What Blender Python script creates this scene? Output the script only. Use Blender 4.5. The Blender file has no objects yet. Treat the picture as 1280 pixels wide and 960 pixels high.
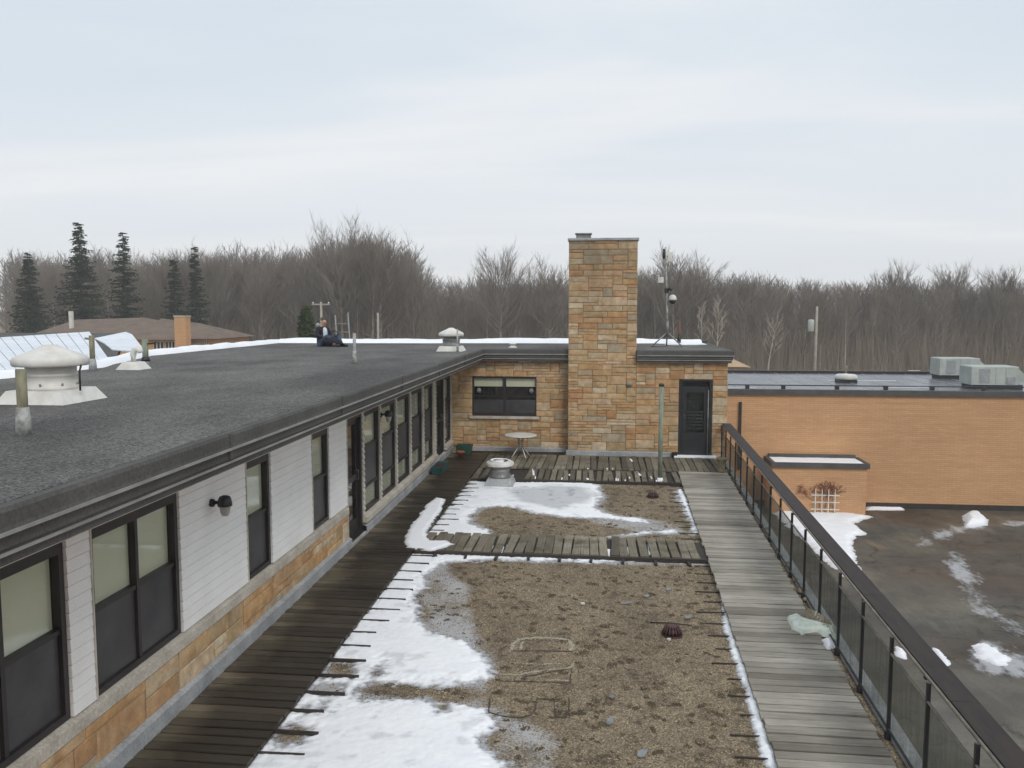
import bpy, math, random
import numpy as np
from mathutils import Vector, Matrix
R = math.radians
sc = bpy.context.scene
COL = sc.collection

# ------------------------------------------------------------------ camera
F_PX, EYE = 1040.0, 3.87
PITCH = math.atan(92 / F_PX)
YAW = math.atan(110 / F_PX * math.cos(PITCH))
cam_d = bpy.data.cameras.new('camera')
cam_d.lens = F_PX / 1280 * 36
cam_d.sensor_width = 36
cam_d.clip_end = 6000
cam = bpy.data.objects.new('camera', cam_d)
COL.objects.link(cam)
cam.location = (0, 0, EYE)
cam.rotation_euler = (R(90) - PITCH, 0, YAW)
sc.camera = cam

# ------------------------------------------------------------------ light
SUN_EL, SUN_AZ = R(42), R(150)          # azimuth from +Y, clockwise
w = bpy.data.worlds.new('World')
sc.world = w
w.use_nodes = True
nt = w.node_tree
nt.nodes.clear()
def N(t, kind, **kw):
    n = t.nodes.new(kind)
    for k, v in kw.items():
        if k.startswith('i_'):
            key = k[2:]
            n.inputs[int(key) if key.isdigit() else key].default_value = v
        else:
            setattr(n, k, v)
    return n
out = N(nt, 'ShaderNodeOutputWorld')
bg = N(nt, 'ShaderNodeBackground')
bg.inputs['Strength'].default_value = 0.1
sky = N(nt, 'ShaderNodeTexSky', sky_type='NISHITA', sun_disc=False)
sky.sun_elevation = SUN_EL
sky.sun_rotation = SUN_AZ
sky.dust_density = 2.0
tc = N(nt, 'ShaderNodeTexCoord')
sep = N(nt, 'ShaderNodeSeparateXYZ')
nt.links.new(tc.outputs['Generated'], sep.inputs[0])
zc = N(nt, 'ShaderNodeMath', operation='MAXIMUM', i_1=0.0)
nt.links.new(sep.outputs['Z'], zc.inputs[0])
za = N(nt, 'ShaderNodeMath', operation='ADD', i_1=0.10)
nt.links.new(zc.outputs[0], za.inputs[0])
dx = N(nt, 'ShaderNodeMath', operation='DIVIDE'); dy = N(nt, 'ShaderNodeMath', operation='DIVIDE')
nt.links.new(sep.outputs['X'], dx.inputs[0]); nt.links.new(za.outputs[0], dx.inputs[1])
nt.links.new(sep.outputs['Y'], dy.inputs[0]); nt.links.new(za.outputs[0], dy.inputs[1])
cmb = N(nt, 'ShaderNodeCombineXYZ')
nt.links.new(dx.outputs[0], cmb.inputs[0]); nt.links.new(dy.outputs[0], cmb.inputs[1])
mp = N(nt, 'ShaderNodeMapping')
mp.inputs['Scale'].default_value = (0.26, 0.70, 1)
mp.inputs['Rotation'].default_value = (0, 0, R(-6))
mp.inputs['Location'].default_value = (3.1, 1.7, 0)
nt.links.new(cmb.outputs[0], mp.inputs[0])
nz = N(nt, 'ShaderNodeTexNoise', i_Scale=1.1, i_Detail=6.0, i_Roughness=0.5, i_Distortion=0.5)
nt.links.new(mp.outputs[0], nz.inputs['Vector'])
ramp = N(nt, 'ShaderNodeValToRGB')
e = ramp.color_ramp.elements
e[0].position, e[0].color = 0.32, (0.61, 0.695, 0.775, 1)
e[1].position, e[1].color = 0.66, (0.785, 0.815, 0.845, 1)
m_ = e.new(0.50); m_.color = (0.67, 0.735, 0.80, 1)
nt.links.new(nz.outputs['Fac'], ramp.inputs[0])
# paler and creamier towards the horizon
hz = N(nt, 'ShaderNodeMapRange', i_1=0.0, i_2=0.30, i_3=1.0, i_4=0.0, interpolation_type='SMOOTHSTEP')
nt.links.new(zc.outputs[0], hz.inputs[0])
hzf = N(nt, 'ShaderNodeMath', operation='MULTIPLY', i_1=0.62)
nt.links.new(hz.outputs[0], hzf.inputs[0])
mixh = N(nt, 'ShaderNodeMix', data_type='RGBA')
mixh.inputs['B'].default_value = (0.85, 0.855, 0.86, 1)
nt.links.new(hzf.outputs[0], mixh.inputs['Factor'])
nt.links.new(ramp.outputs[0], mixh.inputs['A'])
sclr = N(nt, 'ShaderNodeVectorMath', operation='SCALE')
sclr.inputs['Scale'].default_value = 11.0
nt.links.new(mixh.outputs['Result'], sclr.inputs[0])
mixs = N(nt, 'ShaderNodeMix', data_type='RGBA')
mixs.inputs['Factor'].default_value = 0.97
nt.links.new(sky.outputs[0], mixs.inputs['A'])
nt.links.new(sclr.outputs[0], mixs.inputs['B'])
nt.links.new(mixs.outputs['Result'], bg.inputs['Color'])
nt.links.new(bg.outputs[0], out.inputs[0])

sun_d = bpy.data.lights.new('sun', 'SUN')
sun_d.energy = 1.3
sun_d.angle = R(18)
sun_d.color = (1.0, 0.96, 0.90)
sun = bpy.data.objects.new('sun', sun_d)
COL.objects.link(sun)
sd = Vector((math.sin(SUN_AZ) * math.cos(SUN_EL), math.cos(SUN_AZ) * math.cos(SUN_EL), math.sin(SUN_EL)))
sun.rotation_euler = sd.to_track_quat('Z', 'Y').to_euler()

sc.view_settings.view_transform = 'Standard'
sc.view_settings.look = 'None'
sc.view_settings.exposure = 0.0
sc.view_settings.gamma = 1.0
sc.view_settings.use_curve_mapping = False
sc.render.engine = 'CYCLES'
sc.cycles.max_bounces = 6
sc.cycles.transparent_max_bounces = 16

# ------------------------------------------------------------------ measuring: a spot in the photograph (1280 x 960) to a place in the world
_cp, _sp, _cy, _sy = math.cos(PITCH), math.sin(PITCH), math.cos(YAW), math.sin(YAW)
_FW = Vector((-_sy * _cp, _cy * _cp, -_sp)); _RT = Vector((_cy, _sy, 0)); _UP = Vector((-_sy * _sp, _cy * _sp, _cp))
def ray(x, y): return _FW + _RT * ((x - 640) / F_PX) + _UP * ((480 - y) / F_PX)
def onz(x, y, z=0.0):
    d = ray(x, y); t = (z - EYE) / d.z
    return Vector((t * d.x, t * d.y, z))
def ony(x, y, Y):
    d = ray(x, y); t = Y / d.y
    return Vector((t * d.x, Y, EYE + t * d.z))

# ------------------------------------------------------------------ mesh builder
class MB:
    def __init__(s): s.v = []; s.f = []; s.sm = []
    def add(s, vs, fs, smooth=False):
        b = len(s.v)
        s.v += [tuple(p) for p in vs]
        s.f += [tuple(i + b for i in f) for f in fs]
        s.sm += [smooth] * len(fs)
        return s
    def box(s, x0, x1, y0, y1, z0, z1):
        return s.add([(x0,y0,z0),(x1,y0,z0),(x1,y1,z0),(x0,y1,z0),(x0,y0,z1),(x1,y0,z1),(x1,y1,z1),(x0,y1,z1)],
                     [(0,3,2,1),(4,5,6,7),(0,1,5,4),(1,2,6,5),(2,3,7,6),(3,0,4,7)])
    def cbox(s, x0, x1, y0, y1, z0, z1, c=0.01):
        # box with chamfered top edges
        return s.add([(x0,y0,z0),(x1,y0,z0),(x1,y1,z0),(x0,y1,z0),
                      (x0,y0,z1-c),(x1,y0,z1-c),(x1,y1,z1-c),(x0,y1,z1-c),
                      (x0+c,y0+c,z1),(x1-c,y0+c,z1),(x1-c,y1-c,z1),(x0+c,y1-c,z1)],
                     [(0,3,2,1),(0,1,5,4),(1,2,6,5),(2,3,7,6),(3,0,4,7),
                      (4,5,9,8),(5,6,10,9),(6,7,11,10),(7,4,8,11),(8,9,10,11)])
    def tube(s, pts, rad, n=8, smooth=True, caps=True):
        pts = [Vector(p) for p in pts]
        if not isinstance(rad, (list, tuple)): rad = [rad] * len(pts)
        rings = []
        b = len(s.v)
        for i, p in enumerate(pts):
            d = (pts[min(i+1, len(pts)-1)] - pts[max(i-1, 0)]).normalized()
            a = d.cross(Vector((0, 0, 1)))
            if a.length < 1e-3: a = Vector((1, 0, 0))
            a.normalize(); c = d.cross(a)
            for k in range(n):
                t = 2 * math.pi * k / n
                s.v.append(tuple(p + (a * math.cos(t) + c * math.sin(t)) * rad[i]))
        for i in range(len(pts) - 1):
            for k in range(n):
                k2 = (k + 1) % n
                s.f.append((b+i*n+k, b+i*n+k2, b+(i+1)*n+k2, b+(i+1)*n+k)); s.sm.append(smooth)
        if caps:
            s.f.append(tuple(b + k for k in range(n))[::-1]); s.sm.append(False)
            s.f.append(tuple(b + (len(pts)-1)*n + k for k in range(n))); s.sm.append(False)
        return s
    def lathe(s, prof, c=(0, 0, 0), n=28, smooth=True):
        b = len(s.v)
        for r, z in prof:
            for k in range(n):
                t = 2 * math.pi * k / n
                s.v.append((c[0] + r * math.cos(t), c[1] + r * math.sin(t), c[2] + z))
        for i in range(len(prof) - 1):
            for k in range(n):
                k2 = (k + 1) % n
                s.f.append((b+i*n+k, b+i*n+k2, b+(i+1)*n+k2, b+(i+1)*n+k)); s.sm.append(smooth)
        s.f.append(tuple(b + k for k in range(n))[::-1]); s.sm.append(False)
        s.f.append(tuple(b + (len(prof)-1)*n + k for k in range(n))); s.sm.append(False)
        return s
    def prism(s, poly, z0, z1):
        n = len(poly)
        vs = [(p[0], p[1], z0) for p in poly] + [(p[0], p[1], z1) for p in poly]
        fs = [tuple(range(n))[::-1], tuple(range(n, 2*n))] + [(i, (i+1) % n, n+(i+1) % n, n+i) for i in range(n)]
        return s.add(vs, fs)
    def mesh(s, name, mat=None):
        me = bpy.data.meshes.new(name)
        me.from_pydata(s.v, [], s.f)
        me.polygons.foreach_set('use_smooth', s.sm)
        if mat: me.materials.append(mat)
        me.update()
        return me
    def build(s, name, mat, parent=None, loc=(0, 0, 0), rz=0.0, **kw):
        return place(s.mesh(name, mat), name, parent, loc, rz, **kw)
def place(me, name, parent=None, loc=(0, 0, 0), rz=0.0, label=None, cat=None, group=None, kind=None, scale=None):
    o = bpy.data.objects.new(name, me)
    COL.objects.link(o)
    o.location = loc
    if rz: o.rotation_euler.z = rz
    if scale: o.scale = scale
    if parent: o.parent = parent
    return tag(o, label, cat, group, kind)
def tag(o, label=None, cat=None, group=None, kind=None):
    if label: o['label'] = label
    if cat: o['category'] = cat
    if group: o['group'] = group
    if kind: o['kind'] = kind
    return o
def thing(name, label, cat, loc=(0, 0, 0), rz=0.0, group=None):
    return place(None, name, None, loc, rz, label, cat, group)

# ------------------------------------------------------------------ materials
def srgb(r, g, b):
    f = lambda c: (c / 12.92 if c <= 0.04045 else ((c + 0.055) / 1.055) ** 2.4)
    return (f(r / 255), f(g / 255), f(b / 255), 1)
def mat_base(name):
    m = bpy.data.materials.new(name); m.use_nodes = True
    t = m.node_tree
    return m, t, t.nodes['Principled BSDF']
def coords(t, scale=(1, 1, 1), world=True):
    mpn = N(t, 'ShaderNodeMapping')
    mpn.inputs['Scale'].default_value = scale
    if world:
        g = N(t, 'ShaderNodeNewGeometry'); t.links.new(g.outputs['Position'], mpn.inputs[0])
    else:
        g = N(t, 'ShaderNodeTexCoord'); t.links.new(g.outputs['Object'], mpn.inputs[0])
    return mpn.outputs[0]
def noise(t, vec, scale, detail=4, rough=0.55, dist=0.0):
    n = N(t, 'ShaderNodeTexNoise', i_Scale=scale, i_Detail=float(detail), i_Roughness=rough, i_Distortion=dist)
    t.links.new(vec, n.inputs['Vector'])
    return n.outputs['Fac']
def ramp_(t, fac, stops, interp='LINEAR'):
    r = N(t, 'ShaderNodeValToRGB'); r.color_ramp.interpolation = interp
    el = r.color_ramp.elements
    for i, (p, c) in enumerate(stops):
        x = el[i] if i < 2 else el.new(p)
        x.position = p
        x.color = c if len(c) == 4 else (*c, 1)
    t.links.new(fac, r.inputs[0])
    return r.outputs[0]
def mix_(t, fac, a, b, mode='MIX'):
    m = N(t, 'ShaderNodeMix', data_type='RGBA', blend_type=mode)
    for key, v in (('Factor', fac), ('A', a), ('B', b)):
        if isinstance(v, (int, float, tuple)): m.inputs[key].default_value = v
        else: t.links.new(v, m.inputs[key])
    return m.outputs['Result']
def bump_(t, bs, h, strength=0.3, dist=0.01):
    b = N(t, 'ShaderNodeBump', i_Strength=strength, i_Distance=dist)
    t.links.new(h, b.inputs['Height']); t.links.new(b.outputs[0], bs.inputs['Normal'])
def simple(name, c1, c2=None, scale=6.0, rough=0.7, bump=0.15, bd=0.004, metal=0.0, stretch=(1, 1, 1), lo=0.35, hi=0.65, fine=None, spec=0.5):
    m, t, bs = mat_base(name)
    bs.inputs['Roughness'].default_value = rough
    bs.inputs['Metallic'].default_value = metal
    bs.inputs['Specular IOR Level'].default_value = spec
    c2 = c2 or tuple(x * 0.75 for x in c1[:3]) + (1,)
    v = coords(t, stretch)
    f = noise(t, v, scale, 6, 0.6)
    c = ramp_(t, f, [(lo, c1), (hi, c2)])
    if fine:
        f2 = noise(t, v, fine, 3, 0.7)
        c = mix_(t, 0.5, c, ramp_(t, f2, [(0.3, (0.35, 0.35, 0.35, 1)), (0.7, (0.9, 0.9, 0.9, 1))]), 'OVERLAY')
    t.links.new(c, bs.inputs['Base Color'])
    if bump:
        bump_(t, bs, noise(t, v, fine or scale * 5, 4, 0.6), bump, bd)
    return m

M = {}
def wood_mat(name, cols, grain_axis='X', rough=0.85, wet=False, moss=None):
    m, t, bs = mat_base(name)
    st = (1.0, 24, 12) if grain_axis == 'X' else (24, 1.0, 12)
    v = coords(t, st)
    oi = N(t, 'ShaderNodeObjectInfo')
    off = N(t, 'ShaderNodeVectorMath', operation='ADD')
    sc_ = N(t, 'ShaderNodeMath', operation='MULTIPLY', i_1=57.0)
    t.links.new(oi.outputs['Random'], sc_.inputs[0])
    t.links.new(v, off.inputs[0]); t.links.new(sc_.outputs[0], off.inputs[1])
    f = noise(t, off.outputs[0], 2.2, 6, 0.7, 0.3)
    base = ramp_(t, oi.outputs['Random'], [(i / (len(cols) - 1), c) for i, c in enumerate(cols)])
    g = ramp_(t, f, [(0.28, (0.52, 0.52, 0.52, 1)), (0.72, (1.12, 1.11, 1.09, 1))])
    c = mix_(t, 1.0, base, g, 'MULTIPLY')
    pn = noise(t, coords(t), 1.1, 4, 0.6)
    patch = ramp_(t, pn, [(0.36, (0.78, 0.77, 0.74, 1)), (0.62, (1.12, 1.12, 1.12, 1))])
    c = mix_(t, 0.9, c, patch, 'MULTIPLY')
    if moss:
        mf = ramp_(t, noise(t, coords(t), 2.3, 5, 0.7), [(0.5, (0, 0, 0, 1)), (0.68, (1, 1, 1, 1))])
        c = mix_(t, mf, c, moss)
    if wet:
        # melt water soaking out of the snow darkens the outer side of the boards
        sx = N(t, 'ShaderNodeSeparateXYZ'); t.links.new(coords(t), sx.inputs[0])
        mr = N(t, 'ShaderNodeMapRange', i_1=-3.95, i_2=-3.5, i_3=0.25, i_4=1.1); t.links.new(sx.outputs['X'], mr.inputs[0])
        ad = N(t, 'ShaderNodeMath', operation='ADD'); t.links.new(mr.outputs[0], ad.inputs[0])
        wn = N(t, 'ShaderNodeMath', operation='MULTIPLY_ADD', i_1=2.4, i_2=-1.2); t.links.new(noise(t, coords(t, (.5, 1.2, 1)), 1.2, 5, 0.7), wn.inputs[0]); t.links.new(wn.outputs[0], ad.inputs[1])
        wf = ramp_(t, ad.outputs[0], [(0.3, (0, 0, 0, 1)), (0.8, (1, 1, 1, 1))])
        c = mix_(t, wf, c, mix_(t, 1.0, c, (0.34, 0.33, 0.34, 1), 'MULTIPLY'))
    t.links.new(c, bs.inputs['Base Color'])
    if wet:
        rr = ramp_(t, wf, [(0.0, (0.8,)*3 + (1,)), (1.0, (0.42,)*3 + (1,))])
        t.links.new(rr, bs.inputs['Roughness'])
        bs.inputs['Specular IOR Level'].default_value = 0.35
    else:
        bs.inputs['Roughness'].default_value = rough
        bs.inputs['Specular IOR Level'].default_value = 0.25
    bump_(t, bs, f, 0.6, 0.006)
    return m
M['plank_dark'] = wood_mat('wet_dark_plank_wood', [srgb(84, 76, 64), srgb(104, 96, 80), srgb(78, 70, 60), srgb(124, 114, 96), srgb(92, 84, 70)], 'X', wet=True)
M['plank_light'] = wood_mat('grey_weathered_plank_wood', [srgb(172, 167, 158), srgb(152, 146, 137), srgb(182, 176, 166), srgb(164, 160, 152), srgb(132, 126, 117), srgb(176, 170, 160)], 'X')
M['plank_mossy'] = wood_mat('mossy_plank_wood', [srgb(140, 132, 116), srgb(112, 105, 92), srgb(158, 150, 134), srgb(94, 88, 78), srgb(148, 140, 126)], 'Y', moss=srgb(84, 80, 62))
M['sleeper'] = simple('dark_sleeper_wood', srgb(40, 36, 33), srgb(62, 56, 50), 8, 0.8, 0.4, 0.004, stretch=(1, 6, 6))

def stone_mat(name, warm=1.0):
    m, t, bs = mat_base(name)
    oi = N(t, 'ShaderNodeObjectInfo')
    cols = [srgb(194,165,128), srgb(199,171,135), srgb(187,150,112), srgb(177,163,140), srgb(197,177,148), srgb(191,156,119),
            srgb(204,181,151), srgb(184,143,105), srgb(173,158,133), srgb(201,167,133), srgb(192,160,123), srgb(180,156,119),
            srgb(209,192,165), srgb(194,156,113), srgb(185,161,127), srgb(197,168,130)]
    base = ramp_(t, oi.outputs['Random'], [(i / len(cols), c) for i, c in enumerate(cols)], 'CONSTANT')
    v = coords(t)
    sh = N(t, 'ShaderNodeVectorMath', operation='ADD')
    ml = N(t, 'ShaderNodeMath', operation='MULTIPLY', i_1=91.0)
    t.links.new(oi.outputs['Random'], ml.inputs[0]); t.links.new(v, sh.inputs[0]); t.links.new(ml.outputs[0], sh.inputs[1])
    n1 = noise(t, sh.outputs[0], 3.2, 5, 0.6, 1.4)
    rust = ramp_(t, n1, [(0.50, (0, 0, 0, 1)), (0.70, (0.7, 0.7, 0.7, 1))])
    c = mix_(t, rust, base, srgb(180, 132, 84))
    n2 = noise(t, sh.outputs[0], 6.0, 6, 0.65)
    pale = ramp_(t, n2, [(0.30, (0.55, 0.53, 0.5, 1)), (0.7, (1.22, 1.2, 1.18, 1))])
    c = mix_(t, 0.8, c, pale, 'MULTIPLY')
    n4 = noise(t, v, 60, 3, 0.7)
    c = mix_(t, 0.35, c, ramp_(t, n4, [(0.3, (0.5, 0.5, 0.5, 1)), (0.7, (1.2, 1.2, 1.2, 1))]), 'MULTIPLY')
    # soot and lichen streaking on the tall stack, a broad stain of its own
    n5 = noise(t, coords(t, (1.2, 1.2, 0.35)), 1.4, 4, 0.6)
    c = mix_(t, ramp_(t, n5, [(0.52, (0, 0, 0, 1)), (0.75, (0.3, 0.3, 0.3, 1))]), c, srgb(112, 104, 88))
    gp = N(t, 'ShaderNodeSeparateXYZ'); t.links.new(v, gp.inputs[0])
    hh = N(t, 'ShaderNodeMapRange', i_1=2.6, i_2=5.2, i_3=0.0, i_4=0.42); t.links.new(gp.outputs['Z'], hh.inputs[0])
    hn = N(t, 'ShaderNodeMath', operation='MULTIPLY'); t.links.new(hh.outputs[0], hn.inputs[0]); t.links.new(ramp_(t, n5, [(0.3, (.25,)*3 + (1,)), (0.6, (1, 1, 1, 1))]), hn.inputs[1])
    c = mix_(t, hn.outputs[0], c, srgb(112, 96, 74))
    t.links.new(c, bs.inputs['Base Color'])
    bs.inputs['Roughness'].default_value = 0.85
    bs.inputs['Specular IOR Level'].default_value = 0.25
    bump_(t, bs, n2, 0.5, 0.012)
    return m
M['stone'] = stone_mat('sandstone_ashlar')
M['mortar'] = simple('mortar', srgb(176, 156, 128), srgb(154, 136, 110), 9, 0.95, 0.3)
M['siding'] = simple('cream_siding_paint', srgb(232, 230, 227), srgb(222, 219, 215), 1.7, 0.6, 0.05, fine=90, spec=0.3)
M['trim_white'] = simple('off_white_trim_paint', srgb(196, 190, 180), srgb(168, 160, 148), 5, 0.6, 0.1)
M['sill'] = simple('weathered_sill', srgb(182, 175, 163), srgb(158, 150, 138), 3, 0.8, 0.2, fine=40)
M['flash'] = simple('grey_flashing', srgb(164, 165, 166), srgb(132, 134, 136), 2.2, 0.55, 0.15, fine=30)
M['fascia'] = simple('dark_grey_fascia_metal', srgb(86, 85, 83), srgb(74, 73, 71), 1.4, 0.8, 0.08, fine=40, spec=0.2)
M['lip'] = simple('light_metal_lip', srgb(158, 157, 154), srgb(130, 129, 126), 3, 0.45, 0.05)
M['frame'] = simple('dark_bronze_frame', srgb(48, 42, 41), srgb(38, 34, 34), 4, 0.45, 0.05)
M['screen'] = simple('dark_insect_screen', srgb(74, 72, 72), srgb(46, 46, 49), 1.6, 0.5, 0.05, fine=140)  # uneven tone painted in to stand for reflections in the lower panes
M['shade'] = simple('beige_roller_shade', srgb(226, 222, 200), srgb(220, 216, 192), 1.3, 0.6, 0.0)
M['black'] = simple('dark_room', srgb(24, 23, 24), srgb(18, 18, 19), 3, 0.8, 0)
def glass_mat():
    m = bpy.data.materials.new('window_glass'); m.use_nodes = True
    t = m.node_tree; t.nodes.clear()
    o = N(t, 'ShaderNodeOutputMaterial'); mx = N(t, 'ShaderNodeMixShader')
    tr = N(t, 'ShaderNodeBsdfTransparent'); tr.inputs[0].default_value = (0.92, 0.94, 0.93, 1)
    gl = N(t, 'ShaderNodeBsdfGlossy'); gl.inputs['Roughness'].default_value = 0.04
    lwt = N(t, 'ShaderNodeLayerWeight', i_Blend=0.5)
    pw = N(t, 'ShaderNodeMath', operation='POWER', i_1=4.0); t.links.new(lwt.outputs['Facing'], pw.inputs[0])
    fr = N(t, 'ShaderNodeMath', operation='MULTIPLY_ADD', i_1=0.9, i_2=0.03); t.links.new(pw.outputs[0], fr.inputs[0])
    t.links.new(fr.outputs[0], mx.inputs[0]); t.links.new(tr.outputs[0], mx.inputs[1]); t.links.new(gl.outputs[0], mx.inputs[2])
    t.links.new(mx.outputs[0], o.inputs[0])
    return m
M['glass'] = glass_mat()
def roof_mat(name, a, b, c3, speck=110.0, wet=0.0):
    m, t, bs = mat_base(name)
    v = coords(t)
    big = noise(t, coords(t, (1, 0.5, 1)), 0.55, 5, 0.6)
    c = ramp_(t, big, [(0.35, a), (0.65, b)])
    vo = N(t, 'ShaderNodeTexVoronoi', i_Scale=speck)
    t.links.new(v, vo.inputs['Vector'])
    sp = ramp_(t, vo.outputs['Color'], [(0.15, (0.35, 0.35, 0.35, 1)), (0.5, (0.95, 0.95, 0.95, 1)), (0.9, (1.75, 1.75, 1.72, 1))])
    c = mix_(t, 0.85, c, sp, 'MULTIPLY')
    n3 = noise(t, v, 14, 4, 0.7)
    c = mix_(t, 0.6, c, ramp_(t, n3, [(0.3, (0.7, 0.7, 0.7, 1)), (0.7, c3)]), 'MULTIPLY')
    t.links.new(c, bs.inputs['Base Color'])
    bs.inputs['Roughness'].default_value = 0.9
    bs.inputs['Specular IOR Level'].default_value = 0.2
    bump_(t, bs, vo.outputs['Distance'], 0.6, 0.01)
    return m
M['roof'] = roof_mat('gravel_roofing', srgb(82, 80, 79), srgb(116, 114, 111), (1.3, 1.3, 1.3, 1), 70)
M['gravel'] = roof_mat('tan_bed_gravel', srgb(146, 131, 110), srgb(114, 103, 87), (1.2, 1.18, 1.14, 1), 75)
t = M['gravel'].node_tree; bs = t.nodes['Principled BSDF']; c = bs.inputs['Base Color'].links[0].from_socket; v = coords(t)
c = mix_(t, ramp_(t, noise(t, v, 5.5, 7, 0.75), [(0.50, (0, 0, 0, 1)), (0.64, (0.8,)*3 + (1,))]), c, srgb(66, 58, 48))
dat = N(t, 'ShaderNodeAttribute', attribute_name='slush')
dn = N(t, 'ShaderNodeMath', operation='SUBTRACT'); t.links.new(dat.outputs['Fac'], dn.inputs[0]); t.links.new(noise(t, v, 42, 5, 0.75), dn.inputs[1])
c = mix_(t, ramp_(t, dn.outputs[0], [(0.0, (0, 0, 0, 1)), (0.22, (0.75,)*3 + (1,))]), c, (0.50, 0.51, 0.53, 1))
t.links.new(c, bs.inputs['Base Color'])
M['pebble'] = None
m, t, bs = mat_base('pebble_stone')
v = coords(t)
vo = N(t, 'ShaderNodeTexVoronoi', i_Scale=40.0); t.links.new(v, vo.inputs['Vector'])
c = ramp_(t, vo.outputs['Color'], [(0.1, srgb(84, 70, 54)), (0.35, srgb(126, 112, 92)), (0.6, srgb(156, 142, 120)), (0.9, srgb(188, 174, 150))])
c = mix_(t, ramp_(t, noise(t, v, 1.6, 5, 0.65), [(0.45, (0, 0, 0, 1)), (0.62, (0.7,)*3 + (1,))]), c, srgb(74, 64, 50))
t.links.new(c, bs.inputs['Base Color']); bs.inputs['Roughness'].default_value = 0.85
M['pebble'] = m
def snow_mat():
    m, t, bs = mat_base('snow')
    at = N(t, 'ShaderNodeAttribute', attribute_name='slush')
    v = coords(t)
    n1 = noise(t, v, 3, 6, 0.6)
    n2 = noise(t, v, 45, 4, 0.7)
    clean = ramp_(t, n1, [(0.3, (0.84, 0.86, 0.90, 1)), (0.65, (0.92, 0.93, 0.95, 1))])
    dirty = ramp_(t, n2, [(0.35, srgb(120, 116, 116)), (0.62, srgb(170, 172, 178))])
    c = mix_(t, at.outputs['Fac'], clean, dirty)
    c = mix_(t, ramp_(t, n2, [(0.62, (0, 0, 0, 1)), (0.8, (0.5,)*3 + (1,))]), c, srgb(120, 108, 92))
    t.links.new(c, bs.inputs['Base Color'])
    bs.inputs['Roughness'].default_value = 0.65
    bs.inputs['Specular IOR Level'].default_value = 0.3
    bump_(t, bs, noise(t, v, 22, 5, 0.6), 0.35, 0.01)
    return m
M['snow'] = snow_mat()
M['white_metal'] = simple('white_painted_metal', srgb(224, 222, 216), srgb(196, 192, 184), 3, 0.5, 0.06)
M['grey_metal'] = simple('galvanised_metal', srgb(150, 150, 148), srgb(116, 116, 114), 4, 0.45, 0.08, metal=0.3)
M['black_metal'] = simple('black_metal', srgb(44, 44, 46), srgb(32, 32, 34), 4, 0.45, 0.08)
M['black_plastic'] = simple('black_plastic', srgb(30, 31, 34), srgb(24, 25, 28), 4, 0.4, 0.03)

m, t, bs = mat_base('asphalt_with_puddles')
v = coords(t)
wetm = noise(t, coords(t, (0.7, 1.3, 1)), 0.22, 5, 0.55, 0.8)
c = ramp_(t, noise(t, v, 0.5, 6, 0.6), [(0.32, srgb(64, 63, 60)), (0.62, srgb(108, 104, 92))])
c = mix_(t, ramp_(t, noise(t, coords(t, (0.6, 1, 1)), 0.17, 4, 0.5, 0.6), [(0.46, (0, 0, 0, 1)), (0.62, (0.7,)*3 + (1,))]), c, srgb(74, 62, 52))
c = mix_(t, 0.5, c, ramp_(t, noise(t, v, 30, 3, 0.7), [(0.3, (0.55,)*3 + (1,)), (0.7, (1.3,)*3 + (1,))]), 'MULTIPLY')
c = mix_(t, ramp_(t, noise(t, v, 1.7, 7, 0.75, 1.0), [(0.52, (0, 0, 0, 1)), (0.68, (0.6,)*3 + (1,))]), c, srgb(58, 52, 44))
c = mix_(t, ramp_(t, noise(t, coords(t, (1.4, .8, 1)), 0.9, 6, 0.7, .5), [(0.60, (0, 0, 0, 1)), (0.72, (0.45,)*3 + (1,))]), c, srgb(140, 116, 84))
# cracks
vo = N(t, 'ShaderNodeTexVoronoi', feature='DISTANCE_TO_EDGE', i_Scale=0.75)
wv = N(t, 'ShaderNodeVectorMath', operation='ADD'); nn = N(t, 'ShaderNodeTexNoise', i_Scale=0.8, i_Detail=6.0, i_Roughness=0.7)
t.links.new(v, nn.inputs['Vector']); t.links.new(v, wv.inputs[0]); t.links.new(nn.outputs['Color'], wv.inputs[1])
t.links.new(wv.outputs[0], vo.inputs['Vector'])
crk = mix_(t, 1.0, ramp_(t, vo.outputs['Distance'], [(0.0, (0.8,)*3 + (1,)), (0.03, (0, 0, 0, 1))]), ramp_(t, noise(t, v, .35, 4, .6), [(0.48, (0, 0, 0, 1)), (0.6, (1, 1, 1, 1))]), 'MULTIPLY')
c = mix_(t, crk, c, srgb(34, 30, 27))
# thin powder of blown snow streaks
st = noise(t, coords(t, (1.0, 0.35, 1)), 0.55, 7, 0.72, 1.3)
c = mix_(t, ramp_(t, st, [(0.56, (0, 0, 0, 1)), (0.76, (0.35,)*3 + (1,))]), c, srgb(150, 148, 142))
dat = N(t, 'ShaderNodeAttribute', attribute_name='slush')
dn = N(t, 'ShaderNodeMath', operation='SUBTRACT'); t.links.new(dat.outputs['Fac'], dn.inputs[0]); t.links.new(noise(t, coords(t, (1, .5, 1)), 7, 6, 0.75), dn.inputs[1])
c = mix_(t, ramp_(t, dn.outputs[0], [(0.0, (0, 0, 0, 1)), (0.3, (0.75,)*3 + (1,))]), c, (0.5, 0.52, 0.55, 1))
t.links.new(c, bs.inputs['Base Color'])
t.links.new(ramp_(t, wetm, [(0.42, (0.85,)*3 + (1,)), (0.58, (0.45,)*3 + (1,))]), bs.inputs['Roughness'])
bs.inputs['Specular IOR Level'].default_value = 0.35
bump_(t, bs, noise(t, v, 24, 3, 0.6), 0.12, 0.01)
M['asphalt'] = m

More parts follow.
